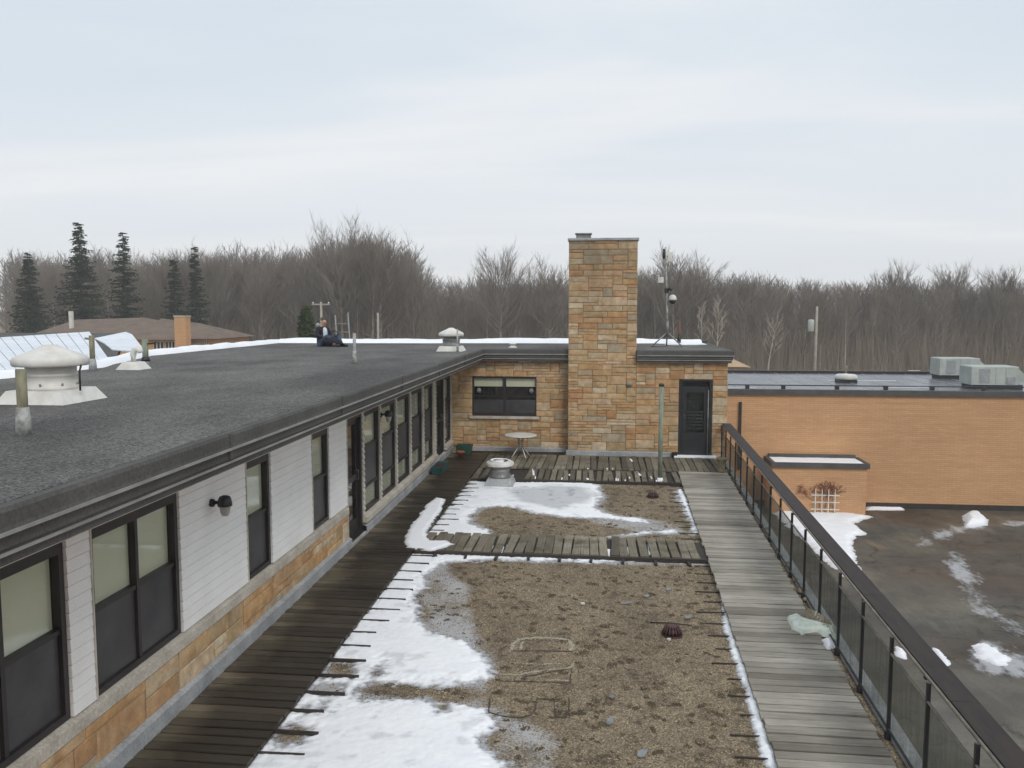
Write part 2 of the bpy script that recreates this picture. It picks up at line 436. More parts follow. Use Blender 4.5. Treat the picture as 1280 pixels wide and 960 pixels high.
def brick_mat(name, c1, c2, mort):
    m, t, bs = mat_base(name)
    v = coords(t)
    sp = N(t, 'ShaderNodeSeparateXYZ'); t.links.new(v, sp.inputs[0])
    ad = N(t, 'ShaderNodeMath', operation='ADD'); t.links.new(sp.outputs['X'], ad.inputs[0]); t.links.new(sp.outputs['Y'], ad.inputs[1])
    cb = N(t, 'ShaderNodeCombineXYZ'); t.links.new(ad.outputs[0], cb.inputs[0]); t.links.new(sp.outputs['Z'], cb.inputs[1])
    br = N(t, 'ShaderNodeTexBrick', i_Scale=1.0)
    br.inputs['Brick Width'].default_value = 0.30; br.inputs['Row Height'].default_value = 0.075
    br.inputs['Mortar Size'].default_value = 0.009
    br.inputs['Color1'].default_value = c1; br.inputs['Color2'].default_value = c2; br.inputs['Mortar'].default_value = mort
    t.links.new(cb.outputs[0], br.inputs['Vector'])
    rows = noise(t, coords(t, (0.25, 0.25, 6)), 1.3, 4, 0.6)
    c = mix_(t, 0.4, br.outputs['Color'], ramp_(t, rows, [(0.3, (0.78, 0.76, 0.74, 1)), (0.7, (1.14, 1.14, 1.14, 1))]), 'MULTIPLY')
    c = mix_(t, 0.45, c, ramp_(t, noise(t, v, 0.35, 5, 0.6), [(0.3, (0.8, 0.8, 0.82, 1)), (0.7, (1.12, 1.1, 1.06, 1))]), 'MULTIPLY')
    t.links.new(c, bs.inputs['Base Color'])
    bs.inputs['Roughness'].default_value = 0.85; bs.inputs['Specular IOR Level'].default_value = 0.2
    return m
M['brick'] = brick_mat('orange_brick', srgb(208, 163, 122), srgb(199, 153, 113), srgb(182, 148, 114))
M['brick_dark'] = brick_mat('tan_brick', srgb(176, 120, 84), srgb(156, 100, 70), srgb(150, 124, 100))
M['membrane'] = simple('wet_roof_membrane', srgb(98, 102, 110), srgb(76, 80, 87), 0.7, 0.25, 0.04, fine=9)
M['bark'] = None
def bark_mat(name, cols):
    m, t, bs = mat_base(name)
    oi = N(t, 'ShaderNodeObjectInfo')
    c = ramp_(t, oi.outputs['Random'], [(i / (len(cols) - 1), x) for i, x in enumerate(cols)])
    n = noise(t, coords(t), 0.35, 3, 0.6)
    c = mix_(t, 0.8, c, ramp_(t, n, [(0.3, (0.75, 0.72, 0.7, 1)), (0.7, (1.2, 1.2, 1.2, 1))]), 'MULTIPLY')
    t.links.new(c, bs.inputs['Base Color']); bs.inputs['Roughness'].default_value = 0.9; bs.inputs['Specular IOR Level'].default_value = 0.1
    return m
M['bark'] = bark_mat('grey_brown_bark', [srgb(126, 119, 111), srgb(142, 134, 125), srgb(112, 105, 98), srgb(131, 121, 110), srgb(124, 118, 112)])
M['bark_pale'] = bark_mat('pale_bark', [srgb(176, 168, 156), srgb(160, 152, 140)])
M['brush'] = bark_mat('brush_twigs', [srgb(126, 118, 108), srgb(134, 122, 108)])
M['needles'] = simple('dark_needles', srgb(52, 66, 44), srgb(30, 40, 30), 1.2, 0.85, 0, spec=0.2)
M['needles_green'] = simple('green_needles', srgb(70, 84, 44), srgb(44, 54, 32), 1.2, 0.85, 0, spec=0.2)
M['trunk'] = simple('conifer_trunk', srgb(80, 66, 54), srgb(58, 48, 40), 3, 0.9, 0.3)
M['field'] = simple('brown_winter_field', srgb(120, 106, 80), srgb(88, 78, 60), 0.08, 0.95, 0.3, fine=3)

# ------------------------------------------------------------------ setting: ground, lot, terrace slab, beds
GZ = -3.6
g = MB(); g.add([(-2500, -300, GZ), (2500, -300, GZ), (2500, 4000, GZ), (-2500, 4000, GZ)], [(0, 1, 2, 3)])
g.build('ground', M['field'], kind='structure')

def railX(y): return 2.41 + 0.035 * y
def walkL(y): return 1.36 + 0.0275 * y
def walkR(y): return 2.27 + 0.040 * y

BZ = -0.075
# terrace slab (roof of the storey below), its right side following the railing
sl = MB(); sl.prism([(-4.6, 1.0), (railX(1.0) + .12, 1.0), (railX(22.4) + .12, 22.4), (-4.6, 22.4)], GZ, BZ - 0.03)
sl.build('terrace', M['brick_dark'], kind='structure')
cop = MB()
cop.prism([(railX(1.0) + .02, 1.0), (railX(1.0) + .16, 1.0), (railX(22.3) + .16, 22.3), (railX(22.3) + .02, 22.3)], BZ - 0.12, BZ + 0.05)
cop.build('terrace_kerb', M['flash'], kind='structure')

# numpy noise
_rs = np.random.RandomState(5)
_T = _rs.rand(256, 256)
def vnoise(x, y, f):
    x = np.asarray(x, float) * f; y = np.asarray(y, float) * f
    xi = np.floor(x).astype(int); yi = np.floor(y).astype(int)
    fx = x - xi; fy = y - yi
    fx = fx * fx * (3 - 2 * fx); fy = fy * fy * (3 - 2 * fy)
    a = _T[xi & 255, yi & 255]; b = _T[(xi + 1) & 255, yi & 255]; c = _T[xi & 255, (yi + 1) & 255]; d = _T[(xi + 1) & 255, (yi + 1) & 255]
    return (a * (1 - fx) + b * fx) * (1 - fy) + (c * (1 - fx) + d * fx) * fy
def fbm(x, y, f, o=4, g_=0.55):
    s = 0; a = 1; tot = 0
    for i in range(o):
        s = s + a * vnoise(x + 13.7 * i, y + 7.1 * i, f); tot += a; a *= g_; f *= 2.03
    return s / tot
def sdist(x, y, poly):
    """signed distance to polygon, positive inside"""
    p = np.array([(q[0], q[1]) for q in poly]); n = len(p)
    best = np.full(x.shape, 1e9); inside = np.zeros(x.shape, bool)
    for i in range(n):
        a = p[i]; b = p[(i + 1) % n]; ab = b - a
        L = (ab ** 2).sum() + 1e-12
        tt = np.clip(((x - a[0]) * ab[0] + (y - a[1]) * ab[1]) / L, 0, 1)
        ddx = x - a[0] - tt * ab[0]; ddy = y - a[1] - tt * ab[1]
        best = np.minimum(best, ddx * ddx + ddy * ddy)
        cond = ((a[1] > y) != (b[1] > y))
        with np.errstate(divide='ignore', invalid='ignore'):
            xx = (b[0] - a[0]) * (y - a[1]) / (b[1] - a[1] + 1e-15) + a[0]
        inside ^= cond & (x < xx)
    d = np.sqrt(best)
    return np.where(inside, d, -d)
def px_poly(pts, z): return [onz(x, y, z) for x, y in pts]

def gravel_h(x, y): return 0.012 * (fbm(x, y, 3.0, 4) - 0.5) + 0.008 * (fbm(x + 5, y, 22.0, 2) - 0.5)
def grid_mesh(name, x0, x1, y0, y1, step, hf, mat, keep=None, attr=None, smooth=True):
    nx = int((x1 - x0) / step) + 1; ny = int((y1 - y0) / step) + 1
    xs = np.linspace(x0, x1, nx); ys = np.linspace(y0, y1, ny)
    X, Y = np.meshgrid(xs, ys)
    Z, K, A = hf(X, Y)
    idx = np.arange(nx * ny).reshape(ny, nx)
    q = np.stack([idx[:-1, :-1], idx[:-1, 1:], idx[1:, 1:], idx[1:, :-1]], -1).reshape(-1, 4)
    if K is not None:
        kk = K.reshape(-1)
        q = q[kk[q].any(1)]
        used = np.zeros(nx * ny, bool); used[q.reshape(-1)] = True
        remap = np.cumsum(used) - 1
        q = remap[q]
        V = np.stack([X, Y, Z], -1).reshape(-1, 3)[used]
        if A is not None: A = A.reshape(-1)[used]
    else:
        V = np.stack([X, Y, Z], -1).reshape(-1, 3)
        if A is not None: A = A.reshape(-1)
    me = np_mesh(name, V, q, mat, smooth)
    if A is not None:
        at = me.attributes.new('slush', 'FLOAT', 'POINT'); at.data.foreach_set('value', A.astype(np.float32))
    return me
def np_mesh(name, V, Q, mat, smooth=False):
    me = bpy.data.meshes.new(name)
    k = Q.shape[1]
    me.vertices.add(len(V)); me.vertices.foreach_set('co', V.astype(np.float32).reshape(-1))
    me.loops.add(Q.size); me.loops.foreach_set('vertex_index', Q.astype(np.int32).reshape(-1))
    me.polygons.add(len(Q)); me.polygons.foreach_set('loop_start', np.arange(0, Q.size, k, dtype=np.int32))
    me.polygons.foreach_set('loop_total', np.full(len(Q), k, np.int32))
    me.polygons.foreach_set('use_smooth', np.full(len(Q), smooth, bool))
    me.materials.append(mat)
    me.update(calc_edges=True)
    return me


# snow lying on the two beds: outlines measured on the bed plane
P = lambda pts: px_poly(pts, BZ)
full = [ # (polygon, sign, softness)
    P([(504,690),(530,691),(890,697),(890,703),(780,704),(640,702),(560,703),(546,712),(536,724),(526,742),(522,760),(534,782),(556,796),(590,806),(612,822),(612,842),(596,856),(540,857),(470,855),(446,862),(452,872),(500,874),(545,876),(590,880),(620,890),(628,905),(616,925),(628,945),(640,1010),(250,1010)]),
    P([(586,600),(600,602),(735,602),(750,608),(752,622),(748,634),(760,642),(800,648),(815,655),(760,650),(700,646),(668,642),(648,636),(622,634),(600,636),(590,644),(592,654),(612,664),(610,672),(520,672)]),
    P([(846,612),(853,612),(878,668),(866,668)]),
    P([(800,664),(850,661),(850,667),(760,672)]),
]
strips = [P([(846,612),(853,612),(874,664),(868,664)]), P([(901,748),(908,762),(944,858),(985,990),(966,990),(934,880),(906,790)])]
thin = [ # dusting of slush
    P([(520,700),(560,706),(590,735),(600,770),(596,800),(612,815),(600,830),(540,800),(515,740)]),
    P([(610,880),(660,900),(700,930),(700,1000),(600,1000)]),
    P([(700,640),(760,640),(830,650),(862,657),(850,668),(790,666),(740,656)]),
    P([(440,880),(380,900),(400,960),(480,950),(500,900)]),
]
bare = [
    P([(412,826),(438,830),(440,846),(414,844)]),
    P([(400,858),(424,856),(424,868),(396,868)]), P([(372,884),(410,878),(414,890),(380,896)]),
    P([(344,915),(372,900),(392,916),(376,930),(346,930)]),
    P([(548,888),(566,864),(572,868),(556,890)]),
    P([(458,836),(480,828),(478,846),(464,848)]),
    P([(556,606),(556,600),(560,600)]),
    P([(560,704),(700,706),(700,760),(610,760)]),
]
def base_s(X, Y):
    s = np.full(X.shape, -1.0)
    for p in full: s = np.maximum(s, sdist(X, Y, p))
    for p in bare[:-1]: s = np.minimum(s, -sdist(X, Y, p) * 1.0 + 0.02)
    return np.minimum(s, -sdist(X, Y, bare[-1]))
def bed_hf(X, Y):
    s = base_s(X, Y); th = np.full(X.shape, -1.0)
    for p in thin: th = np.maximum(th, sdist(X, Y, p))
    n = fbm(X + 8, Y + 3, 1.8, 4) - 0.5
    d = np.maximum(0.60 + s * 1.6 + n * 0.9, 0.46 + np.clip(th, -.5, .14) * 1.7 + n * 0.6)
    inb = ((Y < 12.98) | ((Y > 14.1) & (Y < 18.8))) & (X < walkL(Y) + 0.03)
    return BZ + gravel_h(X, Y), X < railX(Y) + 0.08, np.where(inb, np.clip(d, 0, 1), 0)
def snow_t(X, Y):
    n = fbm(X, Y, 2.2, 4); nf = fbm(X + 3, Y + 9, 16, 3); ns = fbm(X * 0.6 + 1, Y * 1.6 + 2, 34, 2)
    s = base_s(X, Y)
    for p in strips: s = np.maximum(s, sdist(X, Y, p) * 3.0 + 0.02)
    t1 = np.clip((s + (n - 0.5) * 0.26 + (nf - 0.5) * 0.20 + (ns - .5) * .07) * 0.13, -0.03, 0.024 + 0.008 * n)
    t_ = t1
    slush = np.clip(1.0 - (t1 - 0.002) / 0.012, 0, 1)
    # bluish ice sheet in the middle of the far bed
    ice = sdist(X, Y, P([(618,612),(700,606),(742,612),(744,632),(700,640),(650,630)]))
    slush = np.maximum(slush, np.clip(ice * 2.2 + (n - 0.5) * 1.2, 0, 0.55))
    # a faint blur of dirt over parts of the clean snow
    slush = np.clip(slush + np.clip((fbm(X + 30, Y + 4, 5, 4) - 0.62) * 2.5, 0, 0.3), 0, 1)
    inb = ((Y < 12.95) | ((Y > 14.12) & (Y < 18.78))) & (X > -3.0) & (X < walkL(Y) + 0.03)
    t_ = np.where(inb, t_, -0.03)
    return t_, slush
def snow_hf(X, Y):
    t_, sl_ = snow_t(X, Y)
    return BZ + gravel_h(X, Y) + t_ + 0.001, t_ > -0.006, sl_
place(grid_mesh('gravel_bed', -3.05, 3.3, 4.6, 22.3, 0.03, bed_hf, M['gravel']), 'gravel_bed', kind='structure')
for y0, y1 in ((5.6, 12.98), (14.1, 18.8)):
    place(grid_mesh('snow', -3.0, 1.95, y0, y1, 0.018, snow_hf, M['snow']), 'snow', kind='stuff',
          label='patchy melting snow lying on the ' + ('near' if y0 < 10 else 'far') + ' gravel bed', cat='snow')

# pebbles: real relief on the gravel
def pebbles(n, seed, region, zf, mat, smin=0.005, smax=0.012, keep=None):
    rs = np.random.RandomState(seed)
    x = rs.uniform(region[0], region[1], n); y = region[2] + (region[3] - region[2]) * rs.rand(n) ** 1.35
    if keep is not None:
        k = keep(x, y, rs); x, y = x[k], y[k]; n = len(x)
    s = rs.uniform(smin, smax, n)
    oc = np.array([(1,0,0),(0,1,0),(-1,0,0),(0,-1,0),(0,0,1)], float)
    a = rs.uniform(0, 6.28, n); ca, sa = np.cos(a), np.sin(a)
    V = np.empty((n, 5, 3))
    ox = oc[None, :, 0] * s[:, None] * rs.uniform(0.7, 1.4, (n, 5)); oy = oc[None, :, 1] * s[:, None] * rs.uniform(0.7, 1.3, (n, 5))
    V[:, :, 0] = x[:, None] + ox * ca[:, None] - oy * sa[:, None]
    V[:, :, 1] = y[:, None] + ox * sa[:, None] + oy * ca[:, None]
    V[:, :, 2] = zf(x, y)[:, None] + oc[None, :, 2] * s[:, None] * 0.9 - 0.001
    f = np.array([(0,1,4),(1,2,4),(2,3,4),(3,0,4)])
    Q = (f[None] + (np.arange(n) * 5)[:, None, None]).reshape(-1, 3)
    return np_mesh('pebbles', V.reshape(-1, 3), Q, mat)
def keep_bed(x, y, rs):
    t_, _ = snow_t(x, y)
    inw = (x > walkL(y) + 0.02) & (x < walkR(y))
    cross = ((y > 12.98) & (y < 14.1)) | (y > 18.75)
    dens = fbm(x, y, 1.3, 3)
    return (t_ < 0.004) & ~inw & ~(cross & (x < 2)) & (x < railX(y) - 0.0) & (rs.rand(len(x)) < 0.35 + dens)
place(pebbles(70000, 3, (-2.95, 3.1, 5.8, 22.2), lambda x, y: BZ + gravel_h(x, y), M['pebble'], keep=keep_bed), 'pebbles', kind='stuff',
      label='loose tan pebbles strewn over the gravel beds', cat='pebbles')

def moss_clumps(n, seed):
    rs = np.random.RandomState(seed); V = []; Q = []
    c = 0
    while c < n:
        x = rs.uniform(-2.7, 2.9); y = 5.9 + 13 * rs.rand() ** 1.3
        t0_, _ = snow_t(np.array([[x]]), np.array([[y]]))
        if t0_[0, 0] > -.004 or (13 < y < 14.1) or y > 18.7 or (walkL(y) < x < walkR(y)) or x > railX(y) - .1: continue
        c += 1
        R_ = rs.uniform(.015, .07) * (1 if rs.rand() > .15 else 1.6); a0 = rs.uniform(0, 6.28); el = rs.uniform(.4, 1)
        for q in range(int(40 * (R_ / .06) ** 1.4) + 8):
            r_ = R_ * rs.rand() ** .6; a = rs.uniform(0, 6.28)
            ux, uy = r_ * math.cos(a), r_ * math.sin(a) * el
            px_, py_ = x + ux * math.cos(a0) - uy * math.sin(a0), y + ux * math.sin(a0) + uy * math.cos(a0)
            z_ = BZ + float(gravel_h(np.array([px_]), np.array([py_]))[0]) + .001; s_ = rs.uniform(.004, .011); b = len(V); aa = rs.uniform(0, 6.28)
            for k in range(3): V.append((px_ + s_ * math.cos(aa + k * 2.1), py_ + s_ * math.sin(aa + k * 2.1), z_))
            V.append((px_, py_, z_ + s_ * rs.uniform(.8, 1.8)))
            Q += [(b, b + 1, b + 3), (b + 1, b + 2, b + 3), (b + 2, b, b + 3)]
    return np_mesh('moss', np.array(V), np.array(Q), M['mossm'])
M['mossm'] = simple('dark_moss', srgb(104, 92, 72), srgb(78, 68, 54), 9, 0.9, 0)
place(moss_clumps(520, 12), 'moss', kind='stuff', label='dark moss clumps and grit scattered over the gravel beds', cat='moss')

# snow drift lying on the dark walkway and in board gaps
def drift(name, polys, z, h, step, label, kindcat='snow', soft=0.25, nz_=0.25, slush=0.0, lo=None):
    xs = [p.x for q in polys for p in q]; ys = [p.y for q in polys for p in q]
    def hf(X, Y):
        s = np.full(X.shape, -1.0)
        for p in polys: s = np.maximum(s, sdist(X, Y, p))
        n = fbm(X, Y, 3.5, 4); nf = fbm(X * 0.4, Y * 2, 20, 3)
        t_ = np.clip((s + (n - 0.5) * nz_ + (nf - 0.5) * nz_ * 0.5) * soft, -0.02, h * (0.7 + 0.5 * n))
        return z + t_, t_ > -0.004, np.clip(1 - t_ / (h * 0.5), 0, 1) * 0.5 + slush
    return place(grid_mesh(name, min(xs) - .15, max(xs) + .15, min(ys) - .15, max(ys) + .15, step, hf, M['snow']), name, kind='stuff', label=label, cat=kindcat)
drift('snow', [px_poly([(506,684),(510,664),(520,650),(534,630),(546,622),(554,624),(552,634),(542,650),(531,664),(536,676),(556,676),(566,680),(540,688)], 0)],
      0.001, 0.02, 0.02, 'hook shaped streak of snow on the dark walkway beside the far bed', soft=0.3, nz_=0.12)
L_ = GZ + 0.02
drift('snow', [px_poly([(925,600),(1010,636),(1092,646),(1066,655),(1083,666),(1066,674),(1068,700),(1086,726),(1058,722),(1018,690),(970,645)], L_)],
      L_, 0.10, 0.07, 'large white snow bank on the lot in front of the brick annex', soft=0.4, nz_=0.3)
drift('snow', [px_poly([(1205,645),(1222,642),(1236,650),(1236,657),(1206,660)], L_)], L_, 0.22, 0.05, 'small rounded snow heap on the lot by the long brick wall', soft=0.9, nz_=0.25)
drift('snow', [px_poly([(1214,806),(1230,803),(1262,820),(1262,832),(1240,832),(1222,822)], L_)], L_, 0.06, 0.04, 'snow patch on the lot, the largest near the right photo edge', soft=0.3, nz_=0.4)
drift('snow', [px_poly([(1164,808),(1172,812),(1190,832),(1180,834)], L_)], L_, 0.04, 0.03, 'narrow snow sliver on the lot beside the wide dark railing cap', soft=0.4, nz_=0.15)
drift('snow', [px_poly([(1118,806),(1130,812),(1134,826),(1120,820)], L_)], L_, 0.04, 0.03, 'snow sliver on the lot seen between the railing bars', soft=0.4, nz_=0.15)
lotq = [px_poly([(1190,690),(1210,700),(1222,735),(1250,750),(1285,800),(1300,850),(1260,850),(1240,790),(1205,755),(1186,730)], L_), px_poly([(1140,680),(1198,658),(1290,648),(1290,656),(1205,663),(1150,684)], L_), px_poly([(1200,800),(1270,800),(1290,840),(1230,845)], L_)]
def lot_hf(X, Y):
    th = np.full(X.shape, -1.0)
    for p in lotq: th = np.maximum(th, sdist(X, Y, p))
    n = fbm(X * 1.3 + 8, Y * .5 + 3, 1.6, 5, .65) - 0.5
    return np.full(X.shape, L_), X > 3.2, np.clip(0.42 + np.clip(th, -1.5, .2) * .8 + n * 1.3, 0, .85)
place(grid_mesh('parking_lot', 3.1, 34, -4, 33, 0.13, lot_hf, M['asphalt']), 'parking_lot', kind='structure')
drift('snow', [px_poly([(1082,634),(1130,635),(1130,638),(1082,638)], L_)], L_, 0.08, 0.05, 'thin snow line at the foot of the long brick wall', soft=0.5, nz_=0.1)

# ------------------------------------------------------------------ walkways
rng = random.Random(11)
def plank_variants(L, W, Tn, mat, along='X', n=5):
    out_ = []
    for i in range(n):
        b = MB()
        # plank of 3 stations with slightly wandering edges and cupped top
        st_ = []
        for k in range(4):
            u = L * k / 3
            st_.append((u, -W/2 + rng.uniform(-.004, .004), W/2 + rng.uniform(-.004, .004), rng.uniform(-.004, .003)))
        vs = []; fs = []
        for (u, a, c_, dz) in st_:
            ring = [(u, a, -Tn), (u, a, dz - .005), (u, a + .008, dz), (u, c_ - .008, dz), (u, c_, dz - .005), (u, c_, -Tn)]
            vs += ring
        for k in range(3):
            for j in range(6):
                j2 = (j + 1) % 6
                fs.append((k*6+j, k*6+j2, (k+1)*6+j2, (k+1)*6+j))
        fs.append((0, 1, 2, 3, 4, 5)[::-1]); fs.append(tuple(18 + k for k in range(6)))
        if along == 'X': vs = [(p[0], p[1], p[2]) for p in vs]; fs = [f[::-1] for f in fs]
        else: vs = [(p[1], p[0], p[2]) for p in vs]
        b.add(vs, fs)
        out_.append(b.mesh('plank', mat))
    return out_
def walkway(label, cat='walkway'):
    return place(None, 'wooden_walkway', kind='structure', label=label)
# dark walkway along the left wall
wk = walkway('dark wet wooden walkway along the white window wall')
vars_ = plank_variants(1.0, .128, .03, M['plank_dark'])
y = 5.0
while y < 22.2:
    place(rng.choice(vars_), 'plank', wk, (-4.0 + rng.uniform(-.012, .006), y, rng.uniform(-.003, .003)), rng.uniform(-.006, .006), scale=(1.03 + rng.uniform(-.008, .012), 1, 1))
    y += .146
sm_ = MB().cbox(0, .54, -.010, .010, -.04, 0, .003).mesh('joist', M['sleeper'])
yy = 6.0
while yy < 12.9:
    place(sm_, 'joist', wk, (-3.12, yy, -.031), rng.uniform(-.03, .03), scale=(rng.uniform(.8, 1.08), rng.uniform(.7, 1.1), 1)); yy += .4
yy = 14.35
while yy < 18.7:
    place(sm_, 'joist', wk, (-3.12, yy, -.033), rng.uniform(-.04, .04), scale=(rng.uniform(.6, 1.0), .7, 1)); yy += .4
MB().box(-4.0, -3.0, 5, 22.2, -.072, -.045).build('under_frame', M['sleeper'], wk)

# pale walkway on the right, running slightly askew
wk = walkway('pale grey wooden walkway between gravel bed and railing')
vars_ = plank_variants(1.0, .124, .03, M['plank_light'], n=9)
sk = math.atan(0.034)
y = 5.6
while y < 20.15:
    a, b_ = walkL(y), walkR(y)
    place(rng.choice(vars_), 'plank', wk, (a + rng.uniform(-.012, .012), y, rng.uniform(-.006, .005)), sk * -.3 + rng.uniform(-.011, .011), scale=(b_ - a + rng.uniform(-.015, .015), 1, 1))
    y += .1445 if rng.random() > .05 else .155
sm2 = MB().cbox(-.32, .3, -.010, .010, -.04, 0, .003).mesh('joist', M['sleeper'])
yy = 6.0
while yy < 12.9:
    place(sm2, 'joist', wk, (walkL(yy), yy, -.058), rng.uniform(-.05, .03), scale=(rng.uniform(.55, 1.15), rng.uniform(.6, 1.1), 1)); yy += .4
yy = 14.3
while yy < 18.7:
    place(sm2, 'joist', wk, (walkL(yy), yy, -.058), rng.uniform(-.06, .03), scale=(rng.uniform(.75, 1.15), .8, 1)); yy += .4
MB().prism([(walkL(5.6) + .08, 5.6), (walkR(5.6) - .05, 5.6), (walkR(20) - .05, 20.1), (walkL(20) + .08, 20.1)], -.072, -.045).build('under_frame', M['sleeper'], wk)

# crossing walkway between the beds
wk = walkway('mossy crosswise walkway of short boards between the two gravel beds')
vars_ = plank_variants(1.08, .135, .03, M['plank_mossy'], 'Y')
x = -2.86
while x < walkL(13.5) - .06:
    gap = rng.random()
    if gap > .06:
        place(rng.choice(vars_), 'plank', wk, (x, 13.0 + rng.uniform(-.02, .03), rng.uniform(-.004, .006)), rng.uniform(-.03, .03), scale=(1, 1 + rng.uniform(-.05, .03), 1))
    x += .150 if rng.random() > .25 else .172
MB().cbox(-2.95, walkL(13), 12.93, 12.975, -.07, -.006, .004).build('rim_board', M['sleeper'], wk)
MB().box(-2.9, walkL(13.5), 13.0, 14.05, -.074, -.048).build('under_frame', M['sleeper'], wk)
for i in range(16):
    x = rng.uniform(-2.6, 1.6)
    MB().cbox(-.03, .03, 0, rng.uniform(.2, .7), 0, .02, .008).build('snow', M['snow'], wk, (x, 13.02 + rng.choice([0, .2, .35]), -.046), rng.uniform(-.04, .04))
cj = MB().cbox(-.022, .022, -.17, .0, -.04, 0, .004).mesh('joist', M['sleeper'])
x = -2.6
while x < 1.6:
    place(cj, 'joist', wk, (x, 12.94, -.03), rng.uniform(-.15, .1), scale=(1, rng.uniform(.8, 1.2), 1)); x += .5
# far crossing in two rows of boards at the stone wall
wk = walkway('mossy crosswise walkway of boards along the foot of the stone wall')
va = plank_variants(1.95, .135, .03, M['plank_mossy'], 'Y'); vb = plank_variants(1.2, .115, .03, M['plank_mossy'], 'Y')
x = -2.85
while x < 3.05:
    if rng.random() > .05: place(rng.choice(va), 'plank', wk, (x, 20.17, rng.uniform(-.004, .006)), rng.uniform(-.02, .02))
    x += .152
x = -2.85
while x < walkL(19) - .05:
    if rng.random() > .07 and not (-2.62 < x < -1.78): place(rng.choice(vb), 'plank', wk, (x, 18.85 + rng.uniform(-.03, .03), rng.uniform(-.006, .006)), rng.uniform(-.04, .04), scale=(1, rng.uniform(.96, 1.03), 1))
    x += .15
MB().box(-2.95, walkL(19), 18.79, 18.83, -.07, -.01).build('rim_board', M['sleeper'], wk)
MB().box(-2.9, 2.9, 18.95, 22.1, -.074, -.05).build('under_frame', M['sleeper'], wk)
for (px, py, dy_) in ((668, 592, 1.0), (790, 575, .5), (800, 592, .35), (713, 592, .2), (735, 597, .2), (760, 588, .3)):
    p = onz(px, py); mb = MB()
    mb.cbox(-.03, .03, 0, dy_ * .8, 0, .012, .008)
    mb.build('snow', M['snow'], wk, (p.x, p.y - .2, -.012), .1, label='snow caught in the gap between boards')
for i in range(14):
    x = rng.uniform(-2.6, 1.6)
    MB().cbox(-.015, .015, 0, rng.uniform(.08, .3), 0, .01, .006).build('snow', M['snow'], wk, (x, 18.86 + rng.choice([0, .3, 1.35]), -.02 + .016), rng.uniform(-.04, .04))

# ------------------------------------------------------------------ the flat roofed building
WX = -4.05          # face of the left wall
bld = thing('flat_roofed_building', 'low flat roofed building with cream siding, sandstone end wall and tall stone chimney', 'building', (0, 0, 0))

# stones: shared lumpy blocks, unit size, scaled
def stone_variants(n=8):
    res = []
    rs = random.Random(4)
    for i in range(n):
        j = lambda s=.02: rs.uniform(-s, s)
        b = MB()
        z = [-.5, .5]
        vs = [(-.5, .5, -.5), (.5, .5, -.5), (.5, .5, .5), (-.5, .5, .5),
              (-.5, -.3, -.5), (.5, -.3, -.5), (.5, -.3, .5), (-.5, -.3, .5)]
        f1 = [(-.46 + j(.01), -.42 - abs(j(.1)), -.44 + j()), (.46 + j(.01), -.42 - abs(j(.1)), -.44 + j()), (.46 + j(.01), -.42 - abs(j(.1)), .44 + j()), (-.46 + j(.01), -.42 - abs(j(.1)), .44 + j())]
        cpt = [(j(.2), -.52 - abs(j(.12)), j(.15))]
        vs = vs + f1 + cpt
        fs = [(0, 3, 2, 1), (0, 1, 5, 4), (1, 2, 6, 5), (2, 3, 7, 6), (3, 0, 4, 7),
              (4, 5, 9, 8), (5, 6, 10, 9), (6, 7, 11, 10), (7, 4, 8, 11), (8, 9, 12), (9, 10, 12), (10, 11, 12), (11, 8, 12)]
        b.add(vs, fs)
        res.append(b.mesh('stone', M['stone']))
    return res
STN = stone_variants()
def ashlar(parent, u0, u1, z0, z1, holes, origin, axis, seed, cu=.125, cz=.078, wmax=5, hmax=3, depth=.06):
    """fill rectangle u0..u1 x z0..z1 with random ashlar; origin: wall face position on the other axis; axis 'X-' faces -Y, 'Y+' faces +X, 'Y-' faces -X"""
    rs = random.Random(seed)
    nu = max(1, round((u1 - u0) / cu)); nz2 = max(1, round((z1 - z0) / cz))
    du = (u1 - u0) / nu; dz = (z1 - z0) / nz2
    used = [[False] * nu for _ in range(nz2)]
    for r in range(nz2):
        for c in range(nu):
            uc = u0 + (c + .5) * du; zc_ = z0 + (r + .5) * dz
            for h in holes:
                if h[0] < uc < h[1] and h[2] < zc_ < h[3]: used[r][c] = True
    for r in range(nz2):
        for c in range(nu):
            if used[r][c]: continue
            w_ = rs.choice([2, 3, 3, 4, 4, 5, 6]); h_ = rs.choice([1, 1, 2, 2, 2, 3])
            h_ = min(h_, nz2 - r); k = 0
            while k < w_ and c + k < nu and not used[r][c + k]: k += 1
            w_ = k
            if c + w_ < nu and not used[r][c + w_] and (c + w_ + 1 >= nu or used[r][c + w_ + 1]): w_ += 1
            ok = True
            while h_ > 1:
                if all(not used[r + q][c + k2] for q in range(h_) for k2 in range(w_)): break
                h_ -= 1
            for q in range(h_):
                for k2 in range(w_): used[r + q][c + k2] = True
            g_ = rs.uniform(.004, .008)
            W_ = w_ * du - g_; H_ = h_ * dz - g_
            uc = u0 + (c + w_ / 2) * du; zc_ = z0 + (r + h_ / 2) * dz
            off = rs.uniform(-.006, .008)
            o = place(rs.choice(STN), 'stone', parent)
            o.scale = (W_, depth, H_)
            if axis == 'X-': o.location = (uc, origin + depth / 2 - off, zc_)
            elif axis == 'Y+': o.location = (origin - depth / 2 + off, uc, zc_); o.rotation_euler.z = R(90)
            elif axis == 'Y-': o.location = (origin + depth / 2 - off, uc, zc_); o.rotation_euler.z = R(-90)

RZ = 2.82
